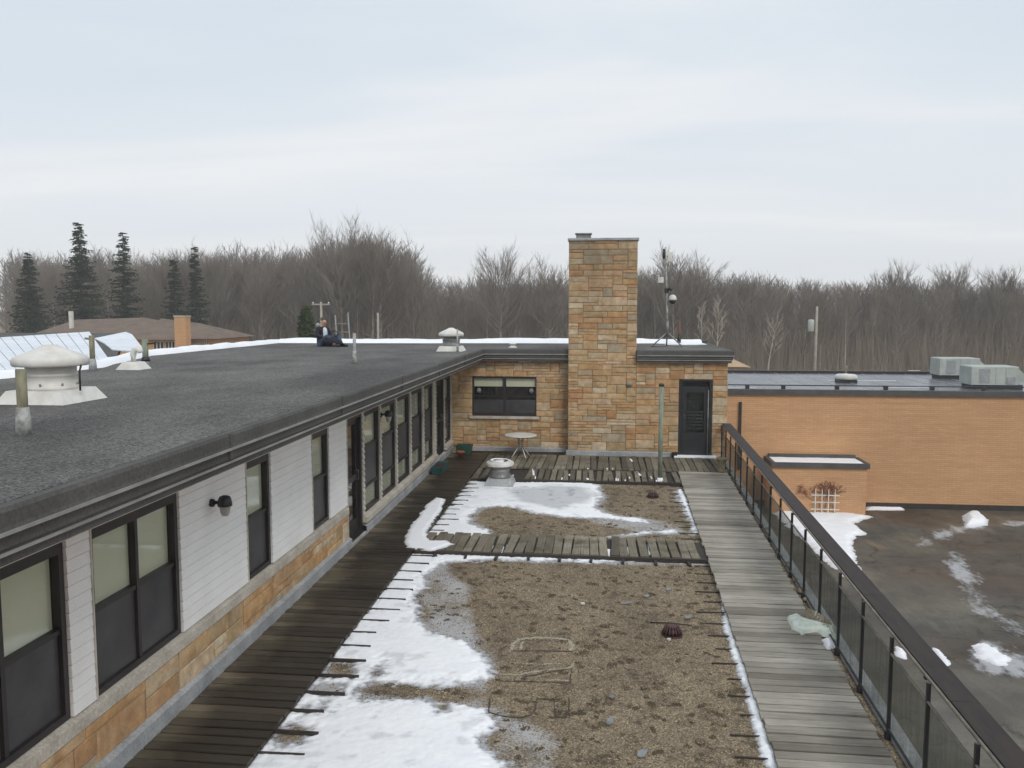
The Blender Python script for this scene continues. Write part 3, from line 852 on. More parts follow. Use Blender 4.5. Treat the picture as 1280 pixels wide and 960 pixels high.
# cores of the walls (mortar colour behind stones)
ew = MB(); ew2 = MB()
def wall_x(mb, x0, x1, y0, y1, z0, z1, hole):
    hx0, hx1, hz0, hz1 = hole
    mb.box(x0, hx0, y0, y1, z0, z1); mb.box(hx1, x1, y0, y1, z0, z1)
    if hz0 > z0 + .01: mb.box(hx0, hx1, y0, y1, z0, hz0)
    mb.box(hx0, hx1, y0, y1, hz1, z1)
YL, YR = 22.6, 22.2
CH0, CH1 = -.83, .97
win_f = (-3.52, -1.66, 0.97, 2.08)
door_f = (2.08, 2.98, 0.02, 2.09)
wall_x(ew, -4.2, CH0 + .05, YL + .04, YL + .3, BZ - .02, 2.62, win_f)
wall_x(ew2, CH1 - .05, 3.3, YR + .04, YR + .4, BZ - .02, 2.62, door_f)
endw = ew.build('end_wall', M['mortar'], bld); endw2 = ew2.build('end_wall', M['mortar'], bld, label='end wall right of the chimney')
ashlar(endw, -4.12, CH0, .12, 2.6, [win_f], YL, 'X-', 21)
ashlar(endw2, CH1, 3.34, .12, 2.6, [door_f], YR, 'X-', 22)
ashlar(endw2, YR + .06, 22.9, .12, 2.6, [], 3.36, 'Y+', 23)
# chimney
ch = MB(); ch.box(CH0 + .05, CH1 - .05, YR + .05, YR + .85, BZ - .02, 5.70)
chim = ch.build('chimney', M['mortar'], bld)
ashlar(chim, CH0, CH1, .12, 5.70, [], YR, 'X-', 31)
ashlar(chim, YR + .07, YR + .85, 2.7, 5.7, [], CH1, 'Y+', 33)
ashlar(chim, YR + .07, YR + .85, .12, 5.7, [], CH0, 'Y-', 34)
MB().cbox(CH0 - .03, CH1 + .03, YR - .04, YR + .92, 5.70, 5.765, .015).build('coping', M['flash'], chim)
cc = MB(); cc.box(-.66, -.25, YR + .3, YR + .62, 5.765, 5.80)
for k in range(9):
    xx = -.645 + k * .0475
    cc.box(xx - .008, xx + .008, YR + .31, YR + .325, 5.80, 5.90); cc.box(xx - .008, xx + .008, YR + .595, YR + .61, 5.80, 5.90)
cc.box(-.65, -.26, YR + .33, YR + .59, 5.80, 5.885)
cc.cbox(-.68, -.23, YR + .28, YR + .64, 5.90, 5.925, .01)
cc.build('flue_cap', M['grey_metal'], chim)
# flashing at the wall foot
fl = MB()
fl.add([(-3.9, YL - .06, 0.0), (CH0 - .03, YL - .06, 0), (CH0 - .03, YL - .06, .10), (-3.9, YL - .06, .10), (-3.9, YL + .02, .13), (CH0 - .03, YL + .02, .13)], [(0, 1, 2, 3), (3, 2, 5, 4)])
fl.add([(CH0 - .04, YR - .06, -.02), (2.02, YR - .06, -.02), (2.02, YR - .06, .10), (CH0 - .04, YR - .06, .10), (CH0 - .04, YR + .02, .13), (2.02, YR + .02, .13), (CH0 - .04, YL, -.02), (CH0 - .04, YL, .12)], [(0, 1, 2, 3), (3, 2, 5, 4), (6, 0, 3, 7)])
fl.build('base_flashing', M['flash'], bld)

# left wall: near part with low stone course, sill and lapped siding
Y0, YD0, YD1 = 2.5, 13.0, 13.85
openings = [(3.85, 5.85, .70, 2.12), (6.17, 7.58, .70, 2.12), (9.13, 9.85, .70, 2.12), (11.35, 12.10, .70, 2.12)]
core = MB()
ys = Y0
for (a, b_, z0, z1) in openings + [(YD0, YD1, .06, 2.14)]:
    core.box(WX - .30, WX - .05, ys, a, BZ - .02, 2.5)
    core.box(WX - .30, WX - .05, a, b_, BZ - .02, z0); core.box(WX - .30, WX - .05, a, b_, z1, 2.5)
    ys = b_
far_open = [(13.97, 15.02), (15.12, 16.25), (16.35, 17.50), (17.62, 18.80), (18.94, 20.02)]
door2 = (20.36, 21.44); wl = (21.56, 22.5)
core.box(WX - .30, WX - .05, YD1, 13.97, BZ - .02, 2.5)
for (a, b_) in far_open + [wl]:
    core.box(WX - .30, WX - .05, a, b_, BZ - .02, .32); core.box(WX - .30, WX - .05, a, b_, 2.12, 2.5)
ws = [far_open[i][1] for i in range(5)]; ns_ = [far_open[i + 1][0] for i in range(4)] + [door2[0]]
for a, b_ in zip(ws, ns_): core.box(WX - .30, WX - .05, a, b_, BZ - .02, 2.5)
core.box(WX - .30, WX - .05, door2[0], door2[1], BZ - .02, .08); core.box(WX - .30, WX - .05, door2[0], door2[1], 2.14, 2.5)
core.box(WX - .30, WX - .05, door2[1], wl[0], BZ - .02, 2.5); core.box(WX - .30, WX - .05, wl[1], 22.62, BZ - .02, 2.5)
sw = core.build('side_wall', M['mortar'], bld)
ashlar(sw, 3.6, YD0 - .02, .16, .555, [], WX, 'Y+', 41, cu=.15, cz=.098, hmax=3)
# curb flashing along the foot
cf = MB()
def curb(y0, y1, zt): 
    cf.add([(WX + .05, y0, -.01), (WX + .05, y1, -.01), (WX + .05, y0, zt - .03), (WX + .05, y1, zt - .03), (WX - .02, y0, zt), (WX - .02, y1, zt)], [(0, 1, 3, 2), (2, 3, 5, 4)])
curb(Y0, YD0, .175); curb(YD0, YD1, .07); curb(YD1, 22.55, .16)
cf.build('base_flashing', M['flash'], bld)
# sills
def sill(y0, y1, z0, z1, d=.012):
    MB().add([(WX - .06, y0, z0), (WX + d, y0, z0), (WX + d, y1, z0), (WX - .06, y1, z0), (WX - .08, y0, z1 + .02), (WX + d, y0, z1 - .03), (WX + d, y1, z1 - .03), (WX - .08, y1, z1 + .02)],
             [(0,3,2,1),(4,5,6,7),(0,1,5,4),(1,2,6,5),(2,3,7,6),(3,0,4,7)]).build('sill', M['sill'], bld)
ycuts = [Y0, 5.0, 6.6, 8.2, 9.8, 11.4, YD0 - .01]
for a, b_ in zip(ycuts[:-1], ycuts[1:]): sill(a + .003, b_, .56, .69)
sill(13.86, 20.3, .19, .31, .06); sill(21.46, 22.55, .19, .31, .06)
# lapped siding boards
def lap(y0, y1, z, hgt):
    b = MB()
    b.add([(WX - .014, y0, z + hgt), (WX - .014, y1, z + hgt), (WX - .008, y0, z), (WX - .008, y1, z), (WX - .045, y0, z), (WX - .045, y1, z), (WX - .045, y0, z + hgt), (WX - .045, y1, z + hgt)],
          [(2, 3, 1, 0), (4, 5, 3, 2), (0, 1, 7, 6), (0, 6, 4, 2), (3, 5, 7, 1)])
    return b
for (a, b_) in ((Y0, 3.85), (5.86, 6.16), (7.59, 9.12), (9.86, 11.34), (12.11, 12.99)):
    b = lap(0, b_ - a, 0, .098).mesh('siding_board', M['siding'])
    z = .705
    while z < 2.5:
        o = place(b, 'siding_board', sw, (0, a, z)); z += .104
# siding above the openings (in shade under the eaves)
for (a, b_, z0, z1) in openings: lap(a - .01, b_ + .01, 2.14, .36).build('siding_board', M['siding'], sw)
# pale corner strips on the near side of each opening
for a in [o_[0] for o_ in openings]: MB().box(WX - .05, WX + .0, a - .018, a - .002, .70, 2.13).build('trim_strip', M['trim_white'], sw)
for a in (YD0,): MB().box(WX - .05, WX + .0, a - .02, a, .1, 2.16).build('trim_strip', M['trim_white'], sw)
# pale posts between the far windows, with lapped (notched) edge
def notched(y0, y1, zb, zt):
    b = MB(); b.box(WX - .10, WX - .012, y0, y1, zb, zt)
    z = zb
    while z < zt - .05:
        b.add([(WX - .012, y0 - .002, z), (WX + .012, y0 - .002, z), (WX - .012, y0 - .002, z + .09), (WX - .012, y1 + .002, z), (WX + .012, y1 + .002, z), (WX - .012, y1 + .002, z + .09)],
              [(0, 1, 2), (3, 5, 4), (1, 4, 5, 2), (0, 3, 4, 1)]); z += .1
    b.build('window_post', M['trim_white'], sw)
notched(YD1 + .01, 13.96, .31, 2.4)
for a, b_ in zip(ws, ns_): notched(a + .005, b_ - .005, .31, 2.4)
notched(door2[1] + .01, wl[0] - .01, .31, 2.4); notched(wl[1] + .01, 22.58, .31, 2.4)

def window_y(y0, y1, z0, z1, cols=1, rails=(1.41,), rows=('shade', 'screen'), parent=bld, label=None, head=.10, D=.055):
    """window in the left wall: frame mesh with panes, shades and screens beneath it"""
    fr = MB(); xf = WX - .055
    fr.box(xf - .10, xf + D*.4, y0, y0 + .055, z0, z1); fr.box(xf - .10, xf + D*.4, y1 - .055, y1, z0, z1)
    fr.box(xf - .10, xf + D*.4, y0 + .055, y1 - .055, z0, z0 + .055); fr.box(xf - .10, xf + D*.4, y0 + .055, y1 - .055, z1 - head, z1)
    fr.box(xf - .22, xf - .18, y0, y1, z0, z1)
    for r_ in rails: fr.box(xf - .075, xf + .006, y0 + .055, y1 - .055, r_ - .02, r_ + .02)
    cw = (y1 - y0 - .11) / cols
    for c in range(1, cols): fr.box(xf - .085, xf + .014, y0 + .055 + c * cw - .022, y0 + .055 + c * cw + .022, z0 + .055, z1 - head)
    w_ = fr.build('window', M['frame'], parent, label=label)
    lv = [z1 - head] + list(rails) + [z0 + .055]
    for c in range(cols):
        ya = y0 + .055 + c * cw + (.022 if c else 0); yb = y0 + .055 + (c + 1) * cw - (.022 if c < cols - 1 else 0)
        for i, kind in enumerate(rows):
            zt, zb = lv[i] - (.02 if i else 0), lv[i + 1] + (.02 if i < len(rows) - 1 else 0)
            MB().box(xf - .036, xf - .032, ya, yb, zb, zt).build('pane', M['glass'], w_)
            if kind == 'shade': MB().box(xf - .062, xf - .056, ya, yb, zb, zt).build('shade', M['shade'], w_)
            elif kind == 'screen': MB().box(xf - .022, xf - .018, ya, yb, zb, zt).build('insect_screen', M['screen'], w_)
    return w_
window_y(*openings[0], cols=3, label='wide near window cut by the photo edge')
window_y(*openings[1], cols=2, label='two-light window with beige shades above dark screens')
window_y(*openings[2]); window_y(*openings[3])
for a, b_ in far_open: window_y(a, b_, .32, 2.12, rails=(1.47, .76), rows=('shade', 'screen', 'shade'))
window_y(wl[0], wl[1], .32, 2.12, rails=(1.47, .76), rows=('shade', 'screen', 'shade'))
# doors in the left wall
def door_y(y0, y1, zb, lab):
    fr = MB(); xf = WX - .02
    fr.box(xf - .16, xf, y0, y0 + .06, zb, 2.14); fr.box(xf - .16, xf, y1 - .06, y1, zb, 2.14); fr.box(xf - .16, xf, y0 + .06, y1 - .06, 2.06, 2.14)
    fr.box(xf - .16, xf + .04, y0, y1, zb - .03, zb)
    fr.box(xf - .30, xf - .26, y0, y1, zb, 2.14)
    d = fr.build('door', M['frame'], bld, label=lab)
    lf = MB(); xx = xf - .10
    lf.box(xx, xx + .04, y0 + .06, y0 + .15, zb, 2.06); lf.box(xx, xx + .04, y1 - .15, y1 - .06, zb, 2.06)
    for z0_, z1_ in ((zb, zb + .25), (.98, 1.08), (1.95, 2.06)): lf.box(xx, xx + .04, y0 + .15, y1 - .15, z0_, z1_)
    lf.build('door_leaf', M['frame'], d)
    MB().box(xx + .015, xx + .02, y0 + .15, y1 - .15, zb + .25, .98).build('pane', M['glass'], d)
    MB().box(xx + .015, xx + .02, y0 + .15, y1 - .15, 1.08, 1.95).build('pane', M['glass'], d)
    MB().tube([(xx + .05, y1 - .2, 1.0), (xx + .10, y1 - .2, 1.0), (xx + .10, y1 - .2, 1.16), (xx + .05, y1 - .2, 1.16)], .009, 6).build('handle', M['grey_metal'], d)
door_y(YD0, YD1, .07, 'dark glazed door at the end of the siding')
door_y(door2[0], door2[1], .09, 'dark door beside the corner window')
# added pale rings behind the first door's glass imitate a reflection of junk
hs = MB()
for k in range(3):
    pts = [(WX - .20, 13.33 + .13 * math.cos(a), .55 + .28 * k + .12 * math.sin(a)) for a in [i * math.pi / 8 for i in range(17)]]
    hs.tube(pts, .014, 5, caps=False)
hs.build('reflection_rings', M['white_metal'], bld)

# window and door in the stone end wall
x0, x1, z0, z1 = win_f
yf = YL + .03
fr = MB()
fr.box(x0, x0 + .08, yf, yf + .12, z0, z1); fr.box(x1 - .08, x1, yf, yf + .12, z0, z1)
fr.box(x0 + .08, x1 - .08, yf, yf + .12, z0, z0 + .09); fr.box(x0 + .08, x1 - .08, yf, yf + .12, z1 - .07, z1)
xm = (x0 + x1) / 2
fr.box(xm - .04, xm + .04, yf + .01, yf + .11, z0 + .09, z1 - .07)
fr.box(x0 + .08, xm - .04, yf + .02, yf + .06, 1.50, 1.53); fr.box(xm + .04, x1 - .08, yf + .02, yf + .06, 1.50, 1.53)
fr.box(x0, x1, yf + .245, yf + .27, z0, z1)
wf = fr.build('window', M['frame'], bld, label='wide two-light window in the stone end wall')
for a, b_ in ((x0 + .08, xm - .04), (xm + .04, x1 - .08)):
    MB().box(a, b_, yf + .035, yf + .039, z0 + .09, 1.50).build('pane', M['glass'], wf)
    MB().box(a, b_, yf + .035, yf + .039, 1.53, z1 - .07).build('pane', M['glass'], wf)
    MB().box(a, b_, yf + .075, yf + .08, 1.78, z1 - .07).build('shade', M['shade'], wf)
    MB().box(a, b_, yf + .018, yf + .021, z0 + .09, 1.42).build('insect_screen', M['screen'], wf)
for xx in (x0 + .2, x1 - .2):   # pale ornaments behind the glass
    MB().lathe([(.0, -.07), (.05, -.06), (.07, 0), (.05, .06), (0, .07)], (xx, yf + .12, 1.66), 12).build('ornament', M['flash'], wf)
MB().box(x0 - .03, x1 + .03, YL - .06, YL + .05, z0 - .07, z0 - .002).build('sill', M['trim_white'], wf)
x0, x1, z0, z1 = door_f
yf = YR + .05
fr = MB()
fr.box(x0, x0 + .09, yf - .03, yf + .12, z0, z1); fr.box(x1 - .09, x1, yf - .03, yf + .12, z0, z1); fr.box(x0 + .09, x1 - .09, yf - .03, yf + .12, z1 - .08, z1)
fr.box(x0 + .09, x1 - .09, yf + .02, yf + .1, z1 - .25, z1 - .22)
fr.box(x0, x1, yf + .24, yf + .27, z0, z1)
df = fr.build('door', M['black_metal'], bld, label='dark storm door in the stone wall right of the chimney')
lf = MB(); a, b_ = x0 + .10, x1 - .10
lf.box(a, a + .12, yf + .02, yf + .06, z0, z1 - .25); lf.box(b_ - .12, b_, yf + .02, yf + .06, z0, z1 - .25)
lf.box(a + .12, b_ - .12, yf + .02, yf + .06, z0, z0 + .62); lf.box(a + .12, b_ - .12, yf + .02, yf + .06, z1 - .38, z1 - .25); lf.box(a + .12, b_ - .12, yf + .025, yf + .055, 1.17, 1.21)
lf.build('door_leaf', M['black_metal'], df)
MB().box(a + .12, b_ - .12, yf + .035, yf + .039, z0 + .62, z1 - .38).build('pane', M['glass'], df)
for k in range(5): MB().box(a + .13, b_ - .13, yf + .06, yf + .066, .72 + k * .09, .77 + k * .09).build('blind_slat', M['screen'], df)
MB().tube([(b_ - .02, yf - .03, z0 + .05), (b_ - .02, yf - .03, z1 - .3)], .014, 6).build('door_edge', M['grey_metal'], df)
MB().tube([(a + .06, yf + .02, 1.0), (a + .06, yf - .03, 1.0), (a + .06, yf - .03, 1.12), (a + .06, yf + .02, 1.12)], .01, 6).build('handle', M['grey_metal'], df)
MB().cbox(x0 - .1, x1 + .1, YR - .18, YR + .04, -.0, .045, .01).build('threshold', M['snow'], df)
MB().cbox(x0 - .16, x0 - .02, YR - .14, YR - .02, .0, .13, .02).build('door_stop_block', M['black_plastic'], bld)

# fascia: stepped profile, run round the inner corner
def fascia_run(path, name='fascia'):
    """path: list of (x,y, nx,ny) corner points with outward offset direction already mitred"""
    prof = [(0.0, 2.50), (0.0, 2.565), (.018, 2.565), (.018, 2.58), (.03, 2.60), (.03, 2.685), (.05, 2.685), (.05, 2.70), (.045, 2.72), (.045, 2.80), (.03, 2.825), (-.30, 2.825), (-.30, 2.50)]
    b = MB(); n = len(prof)
    vs = []
    for (x, y, ox, oy) in path:
        for (d, z) in prof: vs.append((x + ox * d, y + oy * d, z))
    fs = []
    for i in range(len(path) - 1):
        for k in range(n):
            k2 = (k + 1) % n
            fs.append((i*n+k, i*n+k2, (i+1)*n+k2, (i+1)*n+k))
    fs.append(tuple(range(n))); fs.append(tuple((len(path)-1)*n + k for k in range(n))[::-1])
    b.add(vs, fs); b.build(name, M['fascia'], bld)
    lp = MB()
    for (d0, d1, z0_, z1_) in ((.014, .030, 2.558, 2.576), (.044, .064, 2.678, 2.698)):
        vs = []
        for (x, y, ox, oy) in path:
            for (d, z) in ((d0, z0_), (d1, z0_), (d1, z1_), (d0, z1_)): vs.append((x + ox * d, y + oy * d, z))
        fs = [(i*4+k, i*4+(k+1) % 4, (i+1)*4+(k+1) % 4, (i+1)*4+k) for i in range(len(path)-1) for k in range(4)]
        lp.add(vs, fs)
    lp.build('drip_edge', M['lip'], bld)
    for (xa, ya, oxa, oya), (xb, yb, oxb, oyb) in zip(path[:-1], path[1:]):
        L_r = math.hypot(xb - xa, yb - ya); nj = int(L_r / 3)
        for q in range(1, nj):
            u = q / nj; x = xa + (xb - xa) * u; y = ya + (yb - ya) * u
            if abs(xb - xa) < 1e-6: MB().box(x - .01, x + .055 * oxa, y - .02, y + .02, 2.60, 2.82).build('fascia_joint', M['fascia'], bld)
            else: MB().box(x - .02, x + .02, y - .055, y + .01, 2.60, 2.82).build('fascia_joint', M['fascia'], bld)
FX = -3.18; FY = 22.42
fascia_run([(FX, 0.5, 1, 0), (FX, FY, 1, -1), (CH0 + .03, FY, 0, -1)])
fascia_run([(CH1 + .01, YR - .12, 0, -1), (3.42, YR - .12, 1, -1), (3.42, 27.2, 1, 0)])
MB().box(-4.4, FX - .01, 0.5, 22.5, 2.49, 2.51).build('soffit', M['trim_white'], bld)
# roof deck with gravel, on a height of RZ
rf = MB()
roofpoly = [(FX - .04, 0.5), (FX - .04, FY + .04), (CH0, FY + .04), (CH0, YR + .9), (CH1, YR + .9), (CH1, YR - .08), (3.38, YR - .08), (3.38, 27.3), (-10.4, 26.2), (-10.5, 18.2), (-9.25, 14.2), (-9.25, 0.5)]
rf.prism(roofpoly, 2.52, RZ + .008)
rf.build('roof', M['roof'], bld)
MB().prism([(-4.3, 0.5), (-4.3, 26), (-10.0, 25.8), (-10.1, 18.2), (-9.0, 14.2), (-9.0, .5)], GZ, 2.52).build('wing_body', M['brick_dark'], bld)
MB().prism([(-4.3, 23.0), (3.28, 22.7), (3.28, 27.0), (-4.3, 26)], GZ, 2.52).build('wing_body', M['brick_dark'], bld)
# low kerb round the roof, covered by snow
kp = [(-9.25, 0.5), (-9.25, 14.2), (-10.5, 18.2), (-10.4, 26.2), (3.42, 27.3)]
kb = MB(); sb = MB()
def strip(mb, a, b_, w0, z0, z1):
    a = Vector(a); b_ = Vector(b_); d = (b_ - a).normalized(); n_ = Vector((-d.y, d.x))
    p = [a - n_ * w0 / 2, b_ - n_ * w0 / 2, b_ + n_ * w0 / 2, a + n_ * w0 / 2]
    mb.prism([(q.x, q.y) for q in p], z0, z1)
for a, b_ in zip(kp[:-1], kp[1:]): strip(kb, a, b_, .22, 2.5, RZ + .08)
kb.build('roof_kerb', M['fascia'], bld)
def snow_ridge(label, pts, w0, z0, h, seed, slush=.0, seg=.12):
    rs = np.random.RandomState(seed); V = []; Q = []; A = []
    P_ = [Vector(p) for p in pts]; st_ = []
    for a, b_ in zip(P_[:-1], P_[1:]):
        n_ = max(2, int((b_ - a).length / seg))
        for k in range(n_): st_.append((a.lerp(b_, k / n_), (b_ - a).normalized()))
    st_.append((P_[-1], (P_[-1] - P_[-2]).normalized()))
    m_ = 7
    for i, (p, d) in enumerate(st_):
        n_ = Vector((-d.y, d.x)); ww = w0 * (.75 + .5 * fbm(np.array([i * .13 + seed]), np.array([2.]), 1.0, 3)[0]); hh = h * (.6 + .8 * fbm(np.array([i * .2 + seed]), np.array([9.]), 1.0, 3)[0])
        for k in range(m_):
            u = k / (m_ - 1) * 2 - 1
            V.append((p.x + n_.x * u * ww / 2, p.y + n_.y * u * ww / 2, z0 + hh * max(0, 1 - abs(u) ** 2.6) - (.02 if abs(u) == 1 else 0))); A.append(slush)
    for i in range(len(st_) - 1):
        for k in range(m_ - 1): Q.append((i*m_+k, i*m_+k+1, (i+1)*m_+k+1, (i+1)*m_+k))
    me = np_mesh('snow', np.array(V), np.array(Q), M['snow'], True)
    at = me.attributes.new('slush', 'FLOAT', 'POINT'); at.data.foreach_set('value', np.array(A, np.float32))
    return place(me, 'snow', kind='stuff', label=label, cat='snow')
snow_ridge('long snow line on the far roof edge left of the chimney', [(-10.3, 26.1), (-9.0, 26.25), (-.9, 26.9)], .75, RZ + .02, .13, 1)
snow_ridge('snow line on the far roof edge right of the chimney', [(1.0, 27.1), (3.2, 27.25)], .8, RZ + .02, .12, 2)
snow_ridge('thin snow line on the left edge of the gravel roof', [(-9.25, 11.5), (-9.25, 14.2), (-10.5, 18.2), (-10.4, 26.2)], .45, RZ + .03, .10, 3)
drift('snow', [[Vector((2.1, 25.6, 0)), Vector((3.2, 25.9, 0)), Vector((3.0, 27, 0)), Vector((1.9, 27, 0))]], RZ + .012, .04, .05, 'snow patch on the roof corner behind the camera mast', soft=.2, nz_=.6)

# wall lamps
def wall_lamp(y, z, label):
    t_ = thing('wall_lamp', label, 'wall lamp', (WX - .02, y, z), 0, 'wall lamps on the siding')
    t_.scale = (.72, .72, .8)
    b = MB(); b.lathe([(.0, -.06), (.05, -.06), (.055, -.03), (.055, .03), (.05, .06), (0, .06)], (0, 0, 0), 14)
    b.v = [(p[2] * .5 + .035, p[1], p[0]) for p in b.v]; b.build('mount', M['black_plastic'], t_)
    MB().tube([(.05, 0, .0), (.13, 0, .01), (.19, 0, .03)], [.025, .022, .03], 10).build('arm', M['black_plastic'], t_)
    MB().lathe([(.105, -.035), (.105, -.01), (.095, .05), (.075, .09), (.03, .105), (0, .107)], (.23, 0, .0), 20).build('lamp_hood', M['black_plastic'], t_)
    MB().lathe([(0, -.16), (.045, -.155), (.065, -.12), (.082, -.03), (.08, -.0)], (.23, 0, -.008), 18).build('globe', M['globe'], t_)
M['globe'] = simple('frosted_globe', srgb(170, 164, 156), srgb(140, 134, 126), 14, 0.35, 0.1)
wall_lamp(8.24, 1.85, 'black wall lamp with frosted globe on the cream siding between two windows')
wall_lamp(15.08, 1.93, 'black wall lamp fixed on the pale post between tall far windows')

# ------------------------------------------------------------------ roof furniture
def mushroom_vent(loc, s, label, base_mat, cap_mat, body_mat, sq=.5, rect=False, ft=1.0):
    t_ = thing('roof_vent', label, 'roof vent', loc)
    b = MB(); h = sq
    b.add([(-h, -h, 0), (h, -h, 0), (h, h, 0), (-h, h, 0), (-h*.78, -h*.78, .15*s), (h*.78, -h*.78, .15*s), (h*.78, h*.78, .15*s), (-h*.78, h*.78, .15*s)],
          [(4,5,6,7),(0,1,5,4),(1,2,6,5),(2,3,7,6),(3,0,4,7)]); b.build('curb', base_mat, t_)
    r = h * .68
    MB().lathe([(r * 1.02, .15*s), (r * 1.02, .19*s), (r * .96, .20*s), (r * .95, .30*s), (r, .31*s), (r, .33*s), (r * .93, .34*s), (r * .93, .46*s)], n=28).build('drum', body_mat, t_)
    MB().lathe([(r * .9, .43*s), (r * 1.36, .42*s), (r * 1.41, .44*s), (r * 1.41, .49*s), (r * 1.34, (.49 + .03 * ft)*s), (r * .9, (.49 + .085 * ft)*s), (r * .42, (.49 + .135 * ft)*s), (r * .38, (.49 + .15 * ft)*s), (r * .30, (.49 + .152 * ft)*s), (r * .29, (.49 + .165 * ft)*s), (0, (.49 + .17 * ft)*s)], n=32).build('cap', cap_mat, t_)
    for k in range(8):
        a = k * math.pi / 4 + .2
        MB().tube([(r * 1.0 * math.cos(a), r * 1.0 * math.sin(a), .205*s), (r * 1.03 * math.cos(a), r * 1.03 * math.sin(a), .225*s)], .012*s, 6).build('bolt', M['grey_metal'], t_)
    return t_
v1 = mushroom_vent((-6.28, 8.95, RZ), 1.0, 'big cream mushroom vent on a white curb on the near left gravel roof', M['white_metal'], M['cream_metal'] if 'cream_metal' in M else M['white_metal'], M['grey_body'] if 'grey_body' in M else M['white_metal'], .42)
MB().tube([(.40, -.08, .14), (.40, -.08, .36), (.40, -.05, .42), (.36, -.03, .44)], .012, 6).build('strap', M['sleeper'], v1)
mushroom_vent((-3.81, 21.2, RZ), .92, 'small white mushroom vent on the roof near the inner corner', M['white_metal'], M['white_metal'], M['grey_metal'], .34)
tv = mushroom_vent((-2.22, 18.5, BZ + .03), 1.0, 'grey mushroom vent with swirl of snow on its cap, on the terrace', M['flash'], M['white_metal'], M['grey_metal'], .33, ft=.35)
MB().tube([(.24 * math.cos(a) * (1 - .04 * a), .24 * math.sin(a) * (1 - .04 * a), .515 + .004 * a) for a in [k * .35 for k in range(16)]], [.012 + .012 * math.sin(k * .2) for k in range(16)], 6).build('snow_swirl', M['snow'], tv)
MB().lathe([(.17, .515), (.18, .525), (.165, .535)], n=24).build('cap_ring', M['black_metal'], tv)
def post(name, p, h, r, label, mat, foot=None, foot_mat=None, cap=None, lean=0, cat='post', group=None):
    t_ = thing(name, label, cat, p, 0, group)
    MB().tube([(0, 0, 0), (lean * h, 0, h)], r, 9).build('shaft', mat, t_)
    if foot: MB().lathe([(r * 1.5, 0), (r * 1.35, foot * .6), (r * 1.12, foot)], n=10).build('sleeve', foot_mat, t_)
    if cap: MB().lathe([(r * 1.15, h - .005), (r * 1.15, h + cap), (r * .7, h + cap + .01)], (lean * h, 0, 0), 10).build('cap', M['black_metal'], t_)
    return t_
M['oldpost'] = simple('lichened_post', srgb(142, 138, 116), srgb(104, 98, 80), 9, 0.85, 0.4, stretch=(3, 3, .6))
M['greenpost'] = simple('green_grey_post', srgb(146, 152, 136), srgb(112, 122, 106), 8, 0.8, 0.3, stretch=(3, 3, .6))
M['brownpost'] = simple('brown_post', srgb(124, 88, 66), srgb(96, 72, 58), 8, 0.85, 0.3)
M['whitefoot'] = simple('flaked_white_sleeve', srgb(188, 188, 184), srgb(120, 118, 112), 12, 0.8, 0.3)
post('roof_post', (-4.82, 6.48, RZ), .56, .043, 'thick lichened post with flaked white foot in front of the big vent', M['oldpost'], .24, M['whitefoot'], .0, cat='post')
p2 = post('roof_post', (-8.70, 13.5, RZ), .62, .045, 'lichened post with a side arm near the snowy shed roof', M['oldpost'], .22, M['flash'])
MB().tube([(0, 0, .56), (-.12, 0, .57)], .02, 6).build('side_arm', M['oldpost'], p2)
p3 = post('roof_post', (-9.28, 16.2, RZ), .46, .06, 'green grey post with a side tap, left of the brick house chimney', M['greenpost'], .10, M['black_metal'])
MB().tube([(0, 0, .36), (.18, 0, .38), (.24, 0, .40)], .018, 6).build('side_arm', M['sleeper'], p3)
post('roof_post', (-4.78, 15.9, RZ), .60, .032, 'grey post with white foot in the middle of the gravel roof', M['sleeper2'] if 'sleeper2' in M else M['flash'], .26, M['whitefoot'])
post('roof_post', (-3.56, 20.7, RZ), .58, .022, 'thin grey post right beside the small white vent', M['flash'], .2, M['whitefoot'])
post('roof_post', (2.45, 26.3, RZ), .72, .045, 'short rusty brown post behind the camera mast', M['brownpost'], .3, M['black_metal'])
# gooseneck
gn = thing('gooseneck_vent', 'small white gooseneck vent on a square curb at the left roof edge', 'roof vent', (-8.25, 14.0, RZ))
MB().add([(-.22,-.22,0),(.22,-.22,0),(.22,.22,0),(-.22,.22,0),(-.13,-.13,.14),(.13,-.13,.14),(.13,.13,.14),(-.13,.13,.14)], [(4,5,6,7),(0,1,5,4),(1,2,6,5),(2,3,7,6),(3,0,4,7)]).build('curb', M['white_metal'], gn)
MB().tube([(0, 0, .12), (0, 0, .27), (.02, 0, .34), (.08, 0, .37), (.13, 0, .34), (.14, 0, .30)], .055, 10).build('pipe', M['white_metal'], gn)
MB().cbox(-.06, .12, .18, .30, 0, .12, .01).build('side_box', M['flash'], gn)
# small white stub near the corner
sv = thing('roof_stub_vent', 'tiny white stub vent on the roof left of the chimney', 'roof vent', (-2.42, 23.2, RZ))
MB().lathe([(.14, 0), (.10, .04), (.07, .05), (.07, .10)], n=12).build('base', M['white_metal'], sv)
MB().lathe([(.10, .10), (.10, .125), (.03, .15)], n=12).build('cap', M['white_metal'], sv)

